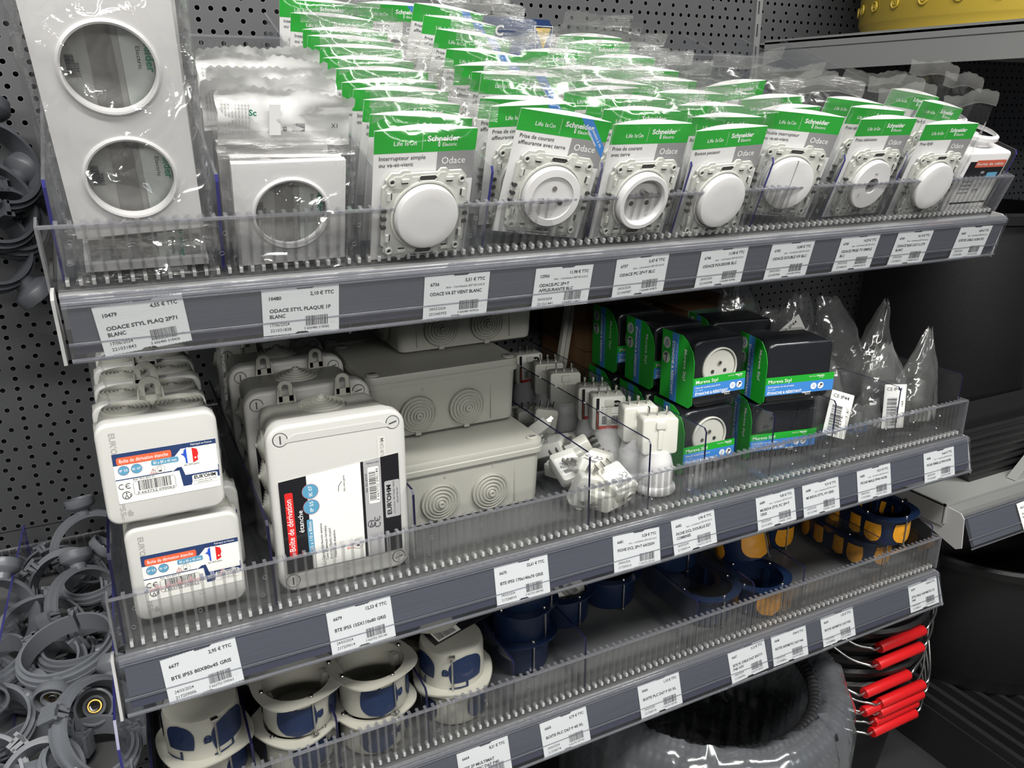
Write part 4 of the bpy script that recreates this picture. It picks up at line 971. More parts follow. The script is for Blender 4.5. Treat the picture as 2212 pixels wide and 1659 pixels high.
def lampholder(nf):
    b = MB(); b.lathe([(.0001, .0), (.0225, .0), (.0235, .002), (.0228, .006), (.0195, .009), (.0195, .030), (.0170, .040), (.0160, .0480), (.0001, .0480)], WHITE if not nf else WHITE, RX(-90), n=40)
    b.rprism(.0400, .0420, .004, -.0120, .0120, OFFW, .002, T=T3(0, 0, .0665), bevb=.002)
    b.rprism(.0110, .0090, .002, -.0145, -.0115, OFFW, .001, T=T3(0, 0, .0800)); b.rprism(.0055, .0240, .001, -.0135, -.0115, OFFW, .0005, T=T3(0, 0, .0640))
    b.box(-.0172, .0172, -.0112, .0112, .0745, .0749, PGREY_L)
    p = MB()
    for x in (-.0105, 0, .0105): p.box(x - .0008, x + .0008, -.0022, .0022, .0870, .0975, STEEL)
    P = [('holder_body', fixn(b.mesh('holder_body', 40)), None), ('contact_pins', p.mesh('contact_pins', 0), None)]
    if nf:
        s = MB(); y = -.0124; s.rect(-.0155, .0155, .047, .086, y, PAPER); s.rect(-.0155, -.0120, .0475, .086, y - .0002, PBLACK); s.rect(-.0120, .0155, .047, .0515, y - .0002, PRED); s.text('DCL', -.003, .0480, .0035, y - .0004, PAPER)
        s.barcode(-.0085, .0120, .0535, .0640, y - .0002, PDARK, 8); s.add([(.0085 + .0055*math.cos(a), y - .0003, .0790 + .0040*math.sin(a)) for a in [i*PI/10 for i in range(20)]], [tuple(range(20))], PBLACK)
        s.text('NF', .0058, .0772, .0042, y - .0005, PAPER, True); s.text('Innovation', -.0130, .0500, .0034, y - .0004, PORANGE, rot=PI/2, width=.018); s.rect(-.010, .0145, .0665, .0668, y - .0002, PDARK)
        for k in range(3): s.text('E27 culot 60W', -.0095, .068 + .003*k, .002, y - .0002, PDARK, width=.012)
        P.append(('sticker', s.mesh('sticker', 0), T3(0, -.0004, 0)))
    return P
LH, LHN = lampholder(False), lampholder(True)
for i, (x, y, rz, nf, t) in enumerate(((.5420, -.4050, -6, 0, 'upright white lamp holder plug with three pins, front'), (.5440, -.3650, -4, 0, 'upright white lamp holder plug right behind the front one'), (.5330, -.3180, -8, 1, 'upright lamp holder plug with NF sticker, nearest of the two'),
        (.5360, -.2820, -10, 1, 'upright lamp holder plug with NF sticker, farther one'), (.5330, -.2150, -5, 0, 'upright white lamp holder plug, in the shade behind the stickered ones'), (.5340, -.1700, -4, 0, 'upright white lamp holder plug, second from the back'), (.5300, -.1150, 8, 1, 'upright lamp holder plug at the back, seen sideways'))):
    inst(LHN if nf else LH, 'lamp_holder', T3(x, y, Z2) @ RZ(rz - 12), t, 'lamp holder', 'upright lamp holder plugs')
DP = dcl_plug(); random.seed(21)
plugs = [(.4480, -.4120, .022, 10, 20, -12), (.4820, -.4100, .018, 75, 0, 30), (.4650, -.3850, .030, 50, -30, -60), (.4880, -.3650, .026, 80, 10, 100), (.4600, -.3450, .016, 85, 0, 20), (.4500, -.3700, .030, 60, 20, 160), (.4850, -.3300, .026, 15, 60, -10), (.4600, -.3080, .030, 70, 10, 45), (.4880, -.2900, .022, 88, 0, 75),
         (.4620, -.2650, .020, 80, 8, -30), (.4880, -.2450, .034, 0, 10, -15), (.4850, -.2050, .022, 10, 0, -10), (.4600, -.2250, .015, 85, 0, 60), (.4720, -.1650, .020, 60, 30, 10), (.4650, -.4250, .014, 88, 0, -70), (.4520, -.2850, .040, 40, 60, 30), (.4780, -.4250, .030, 60, 20, 170)]
WH2 = ['at the very front', 'leaning at the front right', 'on edge near the front', 'face up near the front right', 'lying flat near the front', 'tilted beside the left divider', 'leaning to the right', 'lying askew in the middle', 'flat in the middle right', 'flat in the middle', 'standing with pins up', 'standing farther back', 'flat farther back', 'tilted farther back', 'lowest at the front', 'on top in the middle', 'on top at the front']
for (x, y, h, rx, ry, rz), t in zip(plugs, WH2):
    inst(DP, 'loose_plug', T3(x, y, Z2 + h) @ RZ(rz) @ RX(rx) @ RY(ry), 'small white three-pin plug in the loose pile, ' + t, 'plug', 'loose white three-pin plugs')

# ---- green and blue sleeved boxes
def sleeve_box(kind, W_=.072, H_=.081, D_=.062):
    dev = MB(); dev.rprism(W_ - .004, H_ - .006, .007, .004, D_ - .004, DEVICE, .003)
    if kind == 'socket': 
        dev.lathe([(.0235, .0), (.0235, .002), (.0225, .0028), (.0215, .0020), (.0210, -.004), (.0001, -.004)], OFFW, T3(.001, .0036, .004), n=48); dev.disc(.0205, .0030, OFFW, T3(.001, 0, .004), 40); dev.cyl((0, .005, .010), (0, .0008, .010), .0022, STEEL)
        for sx in (-1, 1): dev.disc(.0024, .0027, DARKHOLE, T3(sx*.0085, 0, .000), 12)
    bl = MB(); bl.rprism(W_ - .002, H_ - .002, .009, 0, D_, BLIST, .003)
    sl = MB(); yb = -.0006; hw = W_/2; hh = H_/2
    # front band
    sl.rect(-hw, hw, -.0120, -.0035 + 0, yb, GREEN); sl.rect(-hw, hw, -.0255, -.0120, yb, PBLUE)
    sl.text('Mureva Styl', -hw + .003, -.0105, .0058, yb - .0002, PWHITE, width=.0300); logo(sl, .0215, -.0070, .0026, yb - .0002, PWHITE, .0105); sl.text('Life Is On |', .0115, -.0070, .0020, yb - .0002, PWHITE, width=.0085)
    sl.text('Prise de courant avec terre' if kind == 'socket' else 'Interrupteur ou va-et-vient', -hw + .003, -.0162, .0033, yb - .0002, PWHITE, width=.034); sl.text('16 A - 250 V', -hw + .003, -.0190, .0020, yb - .0002, PWHITE, width=.010)
    sl.text('ÉTANCHE & RÉSISTANT', -hw + .003, -.0240, .0044, yb - .0002, PWHITE, True, width=.045)
    for k in (0, 1): sl.disc(.0040, yb - .0002, PWHITE, T3(.0185 + .0095*k, 0, -.0185), 20)
    sl.tube([(.0185, yb - .0003, -.0165), (.0170, yb - .0003, -.0190), (.0185, yb - .0003, -.0200), (.0200, yb - .0003, -.0190)], .0003, PBLUE, n=3, closed=True); sl.tube([(.0262, yb - .0003, -.0205), (.0290, yb - .0003, -.0168)], .0005, PDARK, n=4); sl.tube([(.0272, yb - .0003, -.0165), (.0302, yb - .0003, -.0172)], .0009, PDARK, n=4)
    # left side panel, with its cut-away front corner; drawn in local (u forward, z), then turned onto the side
    T = T3(-hw - .0004, D_, 0) @ RZ(-90)     # local +x runs from the back to the front
    pts = [(.000, -hh), (D_ - .006, -hh), (D_ + .000, -hh + .005), (D_ + .0005, .014), (D_ - .004, .026), (D_ - .014, .036), (D_ - .024, hh), (.000, hh)]
    sl.prism(pts, -.0003, .0003, GREEN, T)
    sl.prism([(.0200, -hh), (.0320, -hh), (.0320, hh - .0005), (.0200, hh)], -.0005, -.0003, PBLUE, T)
    sl.text('ÉTANCHE & RÉSISTANT', .0215, hh - .010, .0058, -.0008, PWHITE, True, rot=-PI/2, width=.064, T=T)
    sl.text('Mureva Styl', .0440, .026, .0068, -.0008, PWHITE, rot=-PI/2, width=.036, T=T); sl.text('Prise de courant avec terre', .0290, hh - .012, .0028, -.0008, PWHITE, rot=-PI/2, width=.036, T=T)
    for k in (0, 1): sl.disc(.0070, -.0006, mat('badge_grey', (.5, .55, .5), .5), T @ T3(.0100, 0, .026 - .0175*k), 24)
    sl.tube([(.0110, -.0008, .0300), (.0085, -.0008, .0255), (.0110, -.0008, .0228), (.0135, -.0008, .0255)], .0004, PNAVY, T, n=4, closed=True)
    sl.tube([(.0100, -.0008, .0030), (.0115, -.0008, .0120)], .0007, PDARK, T, n=4); sl.tube([(.0075, -.0008, .0118), (.0125, -.0008, .0130)], .0014, PDARK, T, n=4)
    sl.text('IP 55', .0065, .0225, .0028, -.0008, PNAVY, T=T, rot=-PI/2); logo(sl, .004, -.026, .003, -.0008, PWHITE, .012)
    return [('device', fixn(dev.mesh('device', 40)), None), ('printed_sleeve', sl.mesh('printed_sleeve', 0), None), ('clear_blister', bl.mesh('clear_blister', 50), None)]
SB, SW = sleeve_box('socket'), sleeve_box('switch', .090, .075, .060)
hz = Z2 + .0405
for x, y, z, t in ((.6290, -.4000, hz + .0825, 'socket box in green and blue sleeve, front of the upper layer'), (.6230, -.3980, hz, 'socket box in green and blue sleeve, front of the lower layer'), (.6300, -.3250, hz + .0825, 'second socket box of the upper layer, its green side showing'),
                   (.6240, -.3230, hz, 'second socket box of the lower layer, mostly hidden'), (.6290, -.2480, hz + .0825, 'third socket box of the upper layer, its green side in shade'), (.6240, -.2480, hz, 'third socket box of the lower layer, in shade')):
    inst(SB, 'boxed_socket', T3(x, y, z) @ RZ(-2), t, 'boxed socket', 'socket boxes in green and blue sleeves')
hz = Z2 + .0375
for x, y, z, t in ((.7290, -.4230, hz + .0770, 'switch box in green and blue sleeve with black front, upper one'), (.7310, -.4050, hz, 'switch box in green and blue sleeve, lower one behind the barrier'), (.7420, -.3100, hz + .0770, 'switch box with dull clear top behind the upper front one'), (.7400, -.3100, hz, 'switch box of the lower layer behind the front one')):
    inst(SW, 'boxed_switch', T3(x, y, z) @ RZ(-11), t, 'boxed switch', 'switch boxes in green and blue sleeves')
def carton(name, x, y, z, w, d, h, label, rz=0, band=True):
    b = MB(); b.box(-w/2, w/2, 0, d, 0, h, CARTON); 
    if band: b.rect(-w/2, w/2, h - .022, h, -.0003, mat('carton_green_band', (.03, .09, .055), .6)); b.text('Mureva Styl', -w/2 + .010, h - .015, .011, -.0006, mat('carton_print', (.32, .22, .10), .6), width=.05)
    b.box(-.0006, .0006, .001, d, h, h + .0003, DARKHOLE)
    o = put(b.mesh('carton', 0), 'carton', T3(x, y, z) @ RZ(rz)); tag(o, label, 'cardboard box')
carton('carton', .672, -.140, Z2, .120, .13, .082, 'brown carton low at the back behind the green socket boxes', band=False)
carton('carton', .668, -.140, Z2 + .083, .110, .13, .060, 'brown carton stacked at the back behind the green socket boxes', band=False)
carton('carton', .800, -.200, Z2 + .1045, .120, .15, .036, 'brown carton with a dull green band above the switch boxes')
carton('carton', .800, -.190, Z2, .120, .14, .104, 'brown carton under the green banded one at the back')
# white post leaning at the back between the wide boxes and the green boxes
b = MB(); b.box(-.007, .007, -.004, .004, 0, .215, OFFW); b.box(-.0005, .0005, -.0044, -.004, 0, .215, PGREY)
o = put(fixn(b.mesh('shelf_strut', 0)), 'shelf_strut', T3(.5860, -.100, Z2 + .001) @ RY(9)); tag(o, 'pale upright strip standing at the back left of the brown cartons', 'strut')

# ---- black plugs in soft clear bags
def soft_bag(seed, w, d, h, lean=(0, 0), flat=.25, nu=40, nv=34, point=.5):
    b = MB(); R = []
    for j in range(nv + 1):
        v = j / nv
        k = math.sin(min(1, v*3.0 + .25) * PI/2) * (1 - (1 - flat) * max(0, (v - .35)/.65)**1.3)
        kw = math.sin(min(1, v*3.2 + .3) * PI/2) * (1 - point * max(0, (v - .30)/.70)**1.5)
        ring = []
        for i in range(nu):
            a = 2*PI*i/nu; x = w/2*kw*math.cos(a); y = d/2*k*math.sin(a); z = h*v
            n = abs(noise.noise(Vector((x*32, y*32, z*22 + seed*7))))*.016 + abs(noise.noise(Vector((x*75, y*75, z*60 + seed*3))))*.006
            f = 1 - n / .035 * .75
            ring.append((x*f + lean[0]*v*v, y*f + lean[1]*v*v, z + .006*noise.noise(Vector((math.cos(a)*2, math.sin(a)*2, seed)))*v*2))
        R.append(ring)
    b.loft(R, BAGF, caps=False); return b.mesh('soft_bag', 70)
def plug_item():
    b = MB(); b.lathe([(.0001, 0), (.015, 0), (.018, .004), (.019, .014), (.021, .018), (.021, .034), (.0185, .040), (.0150, .044), (.0130, .060), (.009, .064), (.0001, .064)], RUBBER2, RX(-90), n=28)
    for k in range(12):
        a = 2*PI*k/12; b.box(-.0012, .0012, -.022, -.0195, .019, .033, RUBBER2, RZ(math.degrees(a)))
    return fixn(b.mesh('black_plug', 40))
BP = plug_item()
def bag_sticker(seed):
    s = MB(); s.rrect(-.020, .020, -.028, .028, .001, 0, PAPER); s.rrect(-.018, -.006, -.026, .026, .001, -.0002, PAPER); s.barcode(-.014, .004, -.024, .012, -.0003, PDARK, seed, horiz=True)
    s.text('CE IP44', -.016, .020, .006, -.0003, PDARK, width=.028); s.text('PFEPE', .008, -.020, .006, -.0003, PDARK, rot=PI/2, width=.02); s.text('16A', .016, .0, .005, -.0003, PDARK, rot=PI/2)
    return s.mesh('sticker', 0)
for i, (x, y, w, d, h, ln, fl, pt, st, t) in enumerate((
    (.8080, -.3850, .080, .060, .120, (-.012, .02), .15, .45, (.0, -.031, .045, 20, 0), 'clear bag with black plug beside the front switch box'),
    (.8400, -.3050, .085, .065, .135, (-.02, .02), .2, .40, (-.030, -.030, .120, -28, 40), 'clear bag with black plug and a tilted IP44 sticker'),
    (.8300, -.2200, .085, .065, .165, (-.03, .0), .2, .45, None, 'tall clear bag in shadow reaching up behind the others'),
    (.8500, -.4100, .070, .045, .050, (0, 0), .6, .2, None, 'low crumpled clear bag lying at the front'),
    (.9100, -.3350, .085, .060, .150, (-.03, .02), .2, .5, None, 'clear bag folded over at its top in the middle of the bags'),
    (.9080, -.4000, .075, .050, .105, (.0, .01), .2, .6, (-.014, -.0265, .045, 8, 0), 'clear bag with a barcode sticker behind the divider'),
    (.9520, -.4080, .070, .045, .120, (.014, .0), .1, .95, None, 'pointed clear bag at the far right front'),
    (.9600, -.3300, .070, .050, .140, (.016, .0), .1, .9, None, 'upright clear bag behind the pointed one'),
    (.9150, -.2400, .080, .060, .140, (-.01, .0), .2, .6, None, 'clear bag in deep shadow at the rear right'))):
    P = [('film_bag', soft_bag(i + 1, w * 1.18, d * 1.1, h * 1.10, ln, fl, point=pt), None), ('black_plug', BP, T3(0, 0, .004) @ RY(random.uniform(-14, 14)) @ Matrix.Scale(min(1, h/.085), 4))]
    if st: P.append(('sticker', bag_sticker(i), T3(st[0], st[1], st[2]) @ RX(-10) @ RY(st[3])))
    inst(P, 'bagged_plug', T3(x, y, Z2 + .001), t, 'bagged plug', 'black plugs in clear bags')

# ================================================================== lowest shelf: round wall boxes
Z3 = -.4366
def ring_pts(r, z, ln, n, sq=0, cutn=0):
    """round (ln 0) or long rounded outline in XY, lengthened along Y; sq pushes the corners out"""
    o = []
    for i in range(n):
        a = 2*PI*i/n; rr = r * (1 + sq*abs(math.sin(2*a))**3); y = rr*math.sin(a)
        o.append((rr*math.cos(a), y + (ln/2 if math.sin(a) > 0 else -ln/2) * (1 if ln else 0), z))
    return o
def wall_box(body, pad, ln=0, pads=True, line=True, h=.043, screws=True, r=.0335, fl=.0415, sq=.05, n=64, wrap=False):
    """open cup standing on its base, flange at the top"""
    b = MB(); t = .0014
    prof = [(.86*r, 0), (.95*r, .001), (r, .006), (r*1.01, h - .002)]
    rings = [ring_pts(q, z, ln, n) for q, z in prof] + [ring_pts(fl, h - .0018, ln, n, sq), ring_pts(fl, h, ln, n, sq), ring_pts(r - t, h, ln, n), ring_pts(r - t, h - .004, ln, n), ring_pts(r*.94, .004, ln, n), ring_pts(r*.80, .0022, ln, n)]
    b.loft(rings, body)
    for sx in (-1, 1): # inner and outer screw towers
        for yy in ((0,) if not ln else (-ln/2, 0, ln/2)):
            b.box(sx*(r - .0055) - .003, sx*(r - .0055) + .003, yy - .0035, yy + .0035, .003, h - .006, body)
    parts = [('box_body', fixn(b.mesh('box_body', 45)), None)]
    if pads:
        PM = []
        def patch(a0, a1, z0, z1, yo, rr=r, out=.0010, round_=True, mm=None):
            na, nz_ = 14, 12; vs = []
            for j in range(nz_+1):
                v = j/nz_*2 - 1
                for i in range(na+1):
                    u = i/na*2 - 1
                    k = 1
                    if round_ and v < 0: k = math.sqrt(max(0, 1 - v*v))*.97 + .03
                    elif round_: k = 1 - .12*v*v
                    a = (a0+a1)/2 + (a1-a0)/2*u*k; z = (z0+z1)/2 + (z1-z0)/2*v
                    q = rr*1.005 + out + (.0006 if abs(math.hypot(u*k, v+.1) - .45) < .09 else 0)
                    vs.append((q*math.cos(a), q*math.sin(a) + yo, z))
            p = MB(); n1 = na+1; p.add(vs, [(j*n1+i, j*n1+i+1, (j+1)*n1+i+1, (j+1)*n1+i) for j in range(nz_) for i in range(na)], mm or pad)
            # seen from the inside as well
            p.add([(x*.93 if abs(yo) < 1e-6 else x*.93, (y - yo)*.93 + yo, z) for x, y, z in vs], [(j*n1+i, j*n1+i+1, (j+1)*n1+i+1, (j+1)*n1+i) for j in range(nz_) for i in range(na)], mm or pad)
            PM.append(p)
        if ln:
            for yo in (-ln/2, ln/2):
                for a in ((PI*1.5,) if yo < 0 else (PI*.5,)): patch(a - .5, a + .5, .004, h - .010, yo)
                for a in ((-.30, PI + .30) if yo < 0 else (.30, PI - .30)): patch(a - .34, a + .34, .004, h - .012, yo)
            for sx in (-1, 1):
                for yo in (-.018, .018): patch((0 if sx > 0 else PI) - .40, (0 if sx > 0 else PI) + .40, .005, h - .011, yo)
        else:
            for k, a in enumerate((PI*1.36, PI*1.80, PI*.25, PI*.75)):
                wdt = (.56 if k % 2 == 0 else .40) if line else .62; patch(a - wdt, a + wdt, .003, h - .010 - .004*(k % 2), 0)
                if line: patch(a - .035, a + .035, h - .012, h - .003, 0, round_=False)
                if line: patch(a - .035, a + .55, h - .0052, h - .0035, 0, round_=False, out=.0012)
            if line: patch(PI*1.57 - .10, PI*1.57 + .10, .016, .024, 0)
        big = [p for p in PM if True]
        parts += [('knockout_pad', p.mesh('knockout_pad', 60), None) for p in big]
    if screws:
        for k, (a, yo) in enumerate([(PI*1.5, -ln/2), (PI*.5, ln/2), (0, -ln/2), (PI, ln/2)] + ([(PI, -ln/2), (0, ln/2)] if ln else [])):
            s = MB(); x, y = (r - .0005)*math.cos(a)*1.03, (r - .0005)*math.sin(a)*1.03 + yo
            s.lathe([(.0001, .0016), (.0018, .0012), (.0024, .0002), (.0024, -.0004), (.0001, -.0004)], STEEL, T3(x, y, h + .0006) @ RX(-90), n=12)
            if k < 2: s.tube([(x*1.04, y + (.0016 if y > 0 else -.0016), h - .003), (x*1.04, y + (.0016 if y > 0 else -.0016), .001)], .0011, STEEL, n=6); s.box(x - .003, x + .003, y - .003, y + .001, .0005, .0025, STEEL)
            parts.append(('fixing_screw', fixn(s.mesh('fixing_screw', 40)), None))
    if wrap:
        wv = MB(); R = []
        for j in range(11):
            z = -.001 + (h + .002)*j/10; R.append([(x*(1 + .05*noise.noise(Vector((x*60, y*60, z*50)))), y*(1 + .03*noise.noise(Vector((x*60, y*60, z*50+7)))), z) for x, y, _ in ring_pts(fl + .001, z, ln, 48)])
        R.append([(x*.4, y*.6, h + .003) for x, y, _ in ring_pts(fl, 0, ln, 48)])
        wv.loft(R, FILM, caps=False); parts.append(('shrink_film', wv.mesh('shrink_film', 70), None))
    return parts
CUPW = wall_box(BOXW, NAVY, sq=.10)
CUPN = wall_box(NAVYH, NAVYH, pads=False, sq=.06)
CUPY = wall_box(NAVYH, YEL, line=False, sq=.06)
DBLN = wall_box(NAVYH, NAVYH, ln=.071, pads=False, wrap=True)
DBLY = wall_box(NAVYH, YEL, ln=.071, line=False)
def cup(proto, x, y, z, label, group, rz=0, rx=0, ry=0, up=True):
    m = T3(x, y, z) @ RX(rx) @ RY(ry) @ RZ(rz)
    if not up: m = T3(x, y, z + .043) @ RX(180 + rx) @ RY(ry) @ RZ(rz)
    inst(proto, 'wall_box', m, label, 'electrical box', group)
G = 'bone white wall boxes with navy pads'
cup(CUPW, .050, -.3850, Z3, 'upturned bone white wall box with navy pads, bottom left', G, 150, up=False)
cup(CUPW, .0500, -.3870, Z3 + .046, 'upturned bone white wall box with navy pads on top of its twin', G, 165, up=False)
cup(CUPW, .1340, -.3950, Z3, 'open bone white wall box below another, left pair', G, 35)
cup(CUPW, .1360, -.3980, Z3 + .0450, 'open bone white wall box on top of the left open pair', G, 12)
cup(CUPW, .2060, -.4030, Z3, 'open bone white wall box below another, right pair', G, 20)
cup(CUPW, .2080, -.4080, Z3 + .0450, 'open bone white wall box on top of the right open pair', G, 20, -3)
cup(CUPW, .2950, -.4020, Z3, 'open bone white wall box at the bottom of the mixed stack', G, 60)
cup(CUPW, .2940, -.4020, Z3 + .0440, 'upturned bone white wall box in the middle of the mixed stack', G, 200, up=False)
cup(CUPW, .2850, -.3700, Z3 + .0930, 'bone white wall box on top of the mixed stack under the rail', G, 75)
for i, (x, y) in enumerate(((.050, -.300), (.135, -.310), (.208, -.315), (.295, -.310))):
    cup(CUPW, x, y, Z3, 'bone white wall box in the shade of the second row, %s' % ['far left', 'left of middle', 'right of middle', 'rightmost'][i], G, 40*i); 
# black card lying between the top two of the mixed stack
b = MB(); b.box(-.035, .045, -.0006, .0006, -.022, .030, PBLACK); b.rect(-.030, .0, -.021, -.002, -.0008, PAPER); b.barcode(-.028, -.004, -.019, -.006, -.0010, PDARK, 3); b.rect(.025, .043, .018, .028, -.0008, PRED)
o = put(b.mesh('product_card', 0), 'product_card', T3(.300, -.380, Z3 + .0920) @ RZ(18) @ RX(-78)); tag(o, 'black and red card lying on the upturned bone white wall box', 'packaged card')
G = 'navy blue wall boxes'
for k in range(3): cup(CUPN, .3930 + .002*k, -.3640 + .002*k, Z3 + .0365*k, 'navy blue round wall box, %s of the stack of three' % ['bottom', 'middle', 'top'][k], G, 25*k)
cup(CUPN, .4780, -.3120, Z3, 'single navy blue wall box holding a printed white disc', G, 10)
b = MB(); b.disc(.031, 0, PAPER, None, 36); b.add([(-.030, -.0004, .002), (-.022, -.0004, .020), (-.010, -.0004, .026), (-.022, -.0004, .0)], [(0, 1, 2, 3)], PRED); b.barcode(-.006, .014, -.018, -.004, -.0004, PDARK, 9); b.disc(.0035, -.0005, PDARK, None, 14)
for k in range(6): b.rect(-.018, .012 + .002*(k % 3), .004 + .0032*k, .0052 + .0032*k, -.0004, PDARK)
o = put(b.mesh('printed_disc', 0), 'printed_disc', T3(.4790, -.3080, Z3 + .038) @ RX(-68) @ RY(-20)); tag(o, 'white printed paper disc inside the single navy wall box', 'paper insert')
cup(CUPN, .5530, -.3040, Z3, 'navy blue wall box on the shelf right of the one with the disc', G, 0)
cup(CUPN, .5560, -.2960, Z3 + .045, 'navy blue wall box stacked on the one right of the disc', G, 40)
for i, (x, y) in enumerate(((.395, -.27), (.395, -.19), (.475, -.20))): cup(CUPN, x, y, Z3, 'navy blue wall box in the dark at the back, %s' % ['behind the stack of three', 'farthest back on the left', 'behind the one with the disc'][i], G, 0)
cup(DBLN, .6420, -.3540, Z3, 'long double navy wall box wrapped in clear film, bottom', 'film wrapped double navy boxes')
cup(DBLN, .6380, -.2300, Z3 + .0455, 'long double navy wall box stacked behind the wrapped one', 'film wrapped double navy boxes')
cup(CUPN, .6330, -.2380 - .09, Z3 + .0455, 'navy wall box standing on the film wrapped double box', G, 0)
G = 'navy wall boxes with ochre pads'
cup(CUPY, .7130, -.4030, Z3, 'navy wall box with ochre pads under the tilted one', G, 20)
cup(CUPY, .7160, -.3750, Z3 + .0520, 'navy wall box tilted back with a large ochre pad facing out', G, 20, -22)
cup(CUPY, .7130, -.2500, Z3 + .020, 'navy wall box with ochre pads leaning in the shade behind', G, 200, 30)
cup(DBLY, .9340, -.3480, Z3, 'long double navy box with ochre pads, lower one', G, 0)
cup(DBLY, .9350, -.3700, Z3 + .0450, 'long double navy box with ochre pads, upper one', G, 0)
cup(DBLY, .8530 + .0, -.2500, Z3, 'long double navy box with ochre pads, farther back', G, -4)

# ================================================================== under the lowest shelf
DARKFL = mat('plinth_dark', (.035, .035, .037), .5)
b = MB(); b.box(-1.2, 2.5, -.52, 0, -.93, -.90, DARKFL); o = put(fixn(b.mesh('base_shelf', 0)), 'base_shelf'); tag(o, 'dark base shelf low under the three shelves', 'shelf')
# coil of corrugated conduit in clear wrap
cc = Vector((.690, -.345, 0)); R0 = .140
root = bpy.data.objects.new('conduit_coil', None); COL.objects.link(root); root.matrix_world = T3(cc.x, cc.y, -.862) @ RX(0)
tag(root, 'large coil of black corrugated conduit wrapped in clear film under the shelf', 'conduit coil')
cm = MB(); turns = []
for L in range(9):
    for k in range(3):
        rr_ = R0 + .012 + .013*k; z = .010 + .0215*2 * 0 + L*.0335
        turns.append((rr_ + .004*math.sin(L*2.1 + k), z + .004*math.sin(k*3 + L)))
n_a = 220
for rr_, z in turns:
    outer = rr_ > R0 + .03; top = z > .24
    if not (outer or top or rr_ < R0 + .02): continue
    R = []
    for i in range(n_a*2):
        a = 2*PI*i/(n_a*2); q = .0105 if i % 4 < 2 else .0090
        c = Vector((rr_*math.cos(a), rr_*math.sin(a), z)); e = Vector((math.cos(a), math.sin(a), 0))
        R.append([c + e*q*math.cos(t) + Vector((0, 0, q*math.sin(t))) for t in [k*PI/4 for k in range(8)]])
    R.append(R[0]); cm.loft(R, RUBBER2, caps=False)
put(cm.mesh('corrugated_conduit', 50), 'corrugated_conduit', None, root)
wm = MB(); R = []
prof = [(R0 - .006, .02), (R0 - .010, .12), (R0 - .004, .26), (R0 + .012, .300), (R0 + .032, .308), (R0 + .050, .298), (R0 + .062, .265), (R0 + .066, .16), (R0 + .062, .05), (R0 + .046, .0)]
for i in range(181):
    a = 2*PI*i/180; ring = []
    for j, (q, z) in enumerate(prof):
        k = .012*abs(noise.noise(Vector((math.cos(a)*9, math.sin(a)*9, z*14)))) + .006*abs(noise.noise(Vector((math.cos(a)*26, math.sin(a)*26, z*20))))
        f = q - k*(1 if j > 3 else -1); ring.append((f*math.cos(a), f*math.sin(a), z + .006*noise.noise(Vector((math.cos(a)*6, math.sin(a)*6, j)))))
    R.append(ring)
vs = [p for r_ in R for p in r_]; m_ = len(prof)
wm.add(vs, [(i*m_+j, i*m_+j+1, (i+1)*m_+j+1, (i+1)*m_+j) for i in range(180) for j in range(m_-1)], WRAP)
put(wm.mesh('clear_wrap', 80), 'clear_wrap', None, root)

# stack of black rubber buckets with red grips
def bucket_proto():
    b = MB(); n = 40; P = [(.001, 0), (.105, 0), (.110, .004), (.138, .222), (.146, .225), (.148, .233), (.143, .237), (.136, .233), (.107, .010), (.001, .008)]
    b.loft([[(r*math.cos(2*PI*i/n), r*math.sin(2*PI*i/n), z) for i in range(n)] for r, z in P], RUBBER, caps=False)
    return fixn(b.mesh('bucket_body', 40))
BK = bucket_proto(); bc = Vector((1.030, -.262))
hx = [(.0, -.585), (-.004, -.611), (-.017, -.660), (.017, -.688), (-.012, -.696), (.018, -.706), (.014, -.724), (.010, -.740)]
for k, (dx, hzz) in enumerate(hx):
    zt = -.500 - k*.0235; z0 = zt - .2345
    r = bpy.data.objects.new('rubber_bucket', None); COL.objects.link(r); r.matrix_world = T3(bc.x, bc.y, z0)
    tag(r, 'nested black rubber bucket with wire bail and red grip, %s from the top' % ['first', 'second', 'third', 'fourth', 'fifth', 'sixth', 'seventh', 'eighth'][k], 'bucket', 'nested black buckets with red grips')
    put(BK, 'bucket_body', None, r)
    zl = hzz - z0; yf = -.148 - .004*(k % 2); xc = -.018 + dx
    side = .142
    w = MB(); both = []
    for sx in (-1, 1):
        pth = [(sx*side, -.010, .226), (sx*(side + .004), -.035, .226 + (zl - .226)*.22), (sx*(side - .012), -.085, .226 + (zl - .226)*.55), (sx*(side*.66) + xc*.5, -.128, .226 + (zl - .226)*.88), (sx*.064 + xc, yf + .002, zl + .004), (sx*.056 + xc, yf, zl), (sx*.048 + xc, yf, zl)]
        pts = []
        for i in range(len(pth) - 1):
            p0 = Vector(pth[max(0, i-1)]); p1 = Vector(pth[i]); p2 = Vector(pth[i+1]); p3 = Vector(pth[min(len(pth)-1, i+2)])
            for s_ in range(5):
                t = s_/5; pts.append(.5*((2*p1) + (p2-p0)*t + (2*p0-5*p1+4*p2-p3)*t*t + (3*p1-p0-3*p2+p3)*t*t*t))
        pts.append(Vector(pth[-1])); both += pts if sx < 0 else pts[::-1]
    w.tube(both, .0020, WIRE, n=8)
    h_ = put(w.mesh('wire_bail', 60), 'wire_bail', None, r)
    g = MB(); g.loft([[(x, yf + q*math.cos(a), zl + q*math.sin(a)) for a in [i*PI/10 for i in range(20)]] for x, q in ((xc - .048, .0048), (xc - .048, .0076), (xc - .0465, .0082), (xc + .0465, .0082), (xc + .048, .0076), (xc + .048, .0045))], REDPL)
    put(fixn(g.mesh('red_grip', 50)), 'red_grip', None, h_)

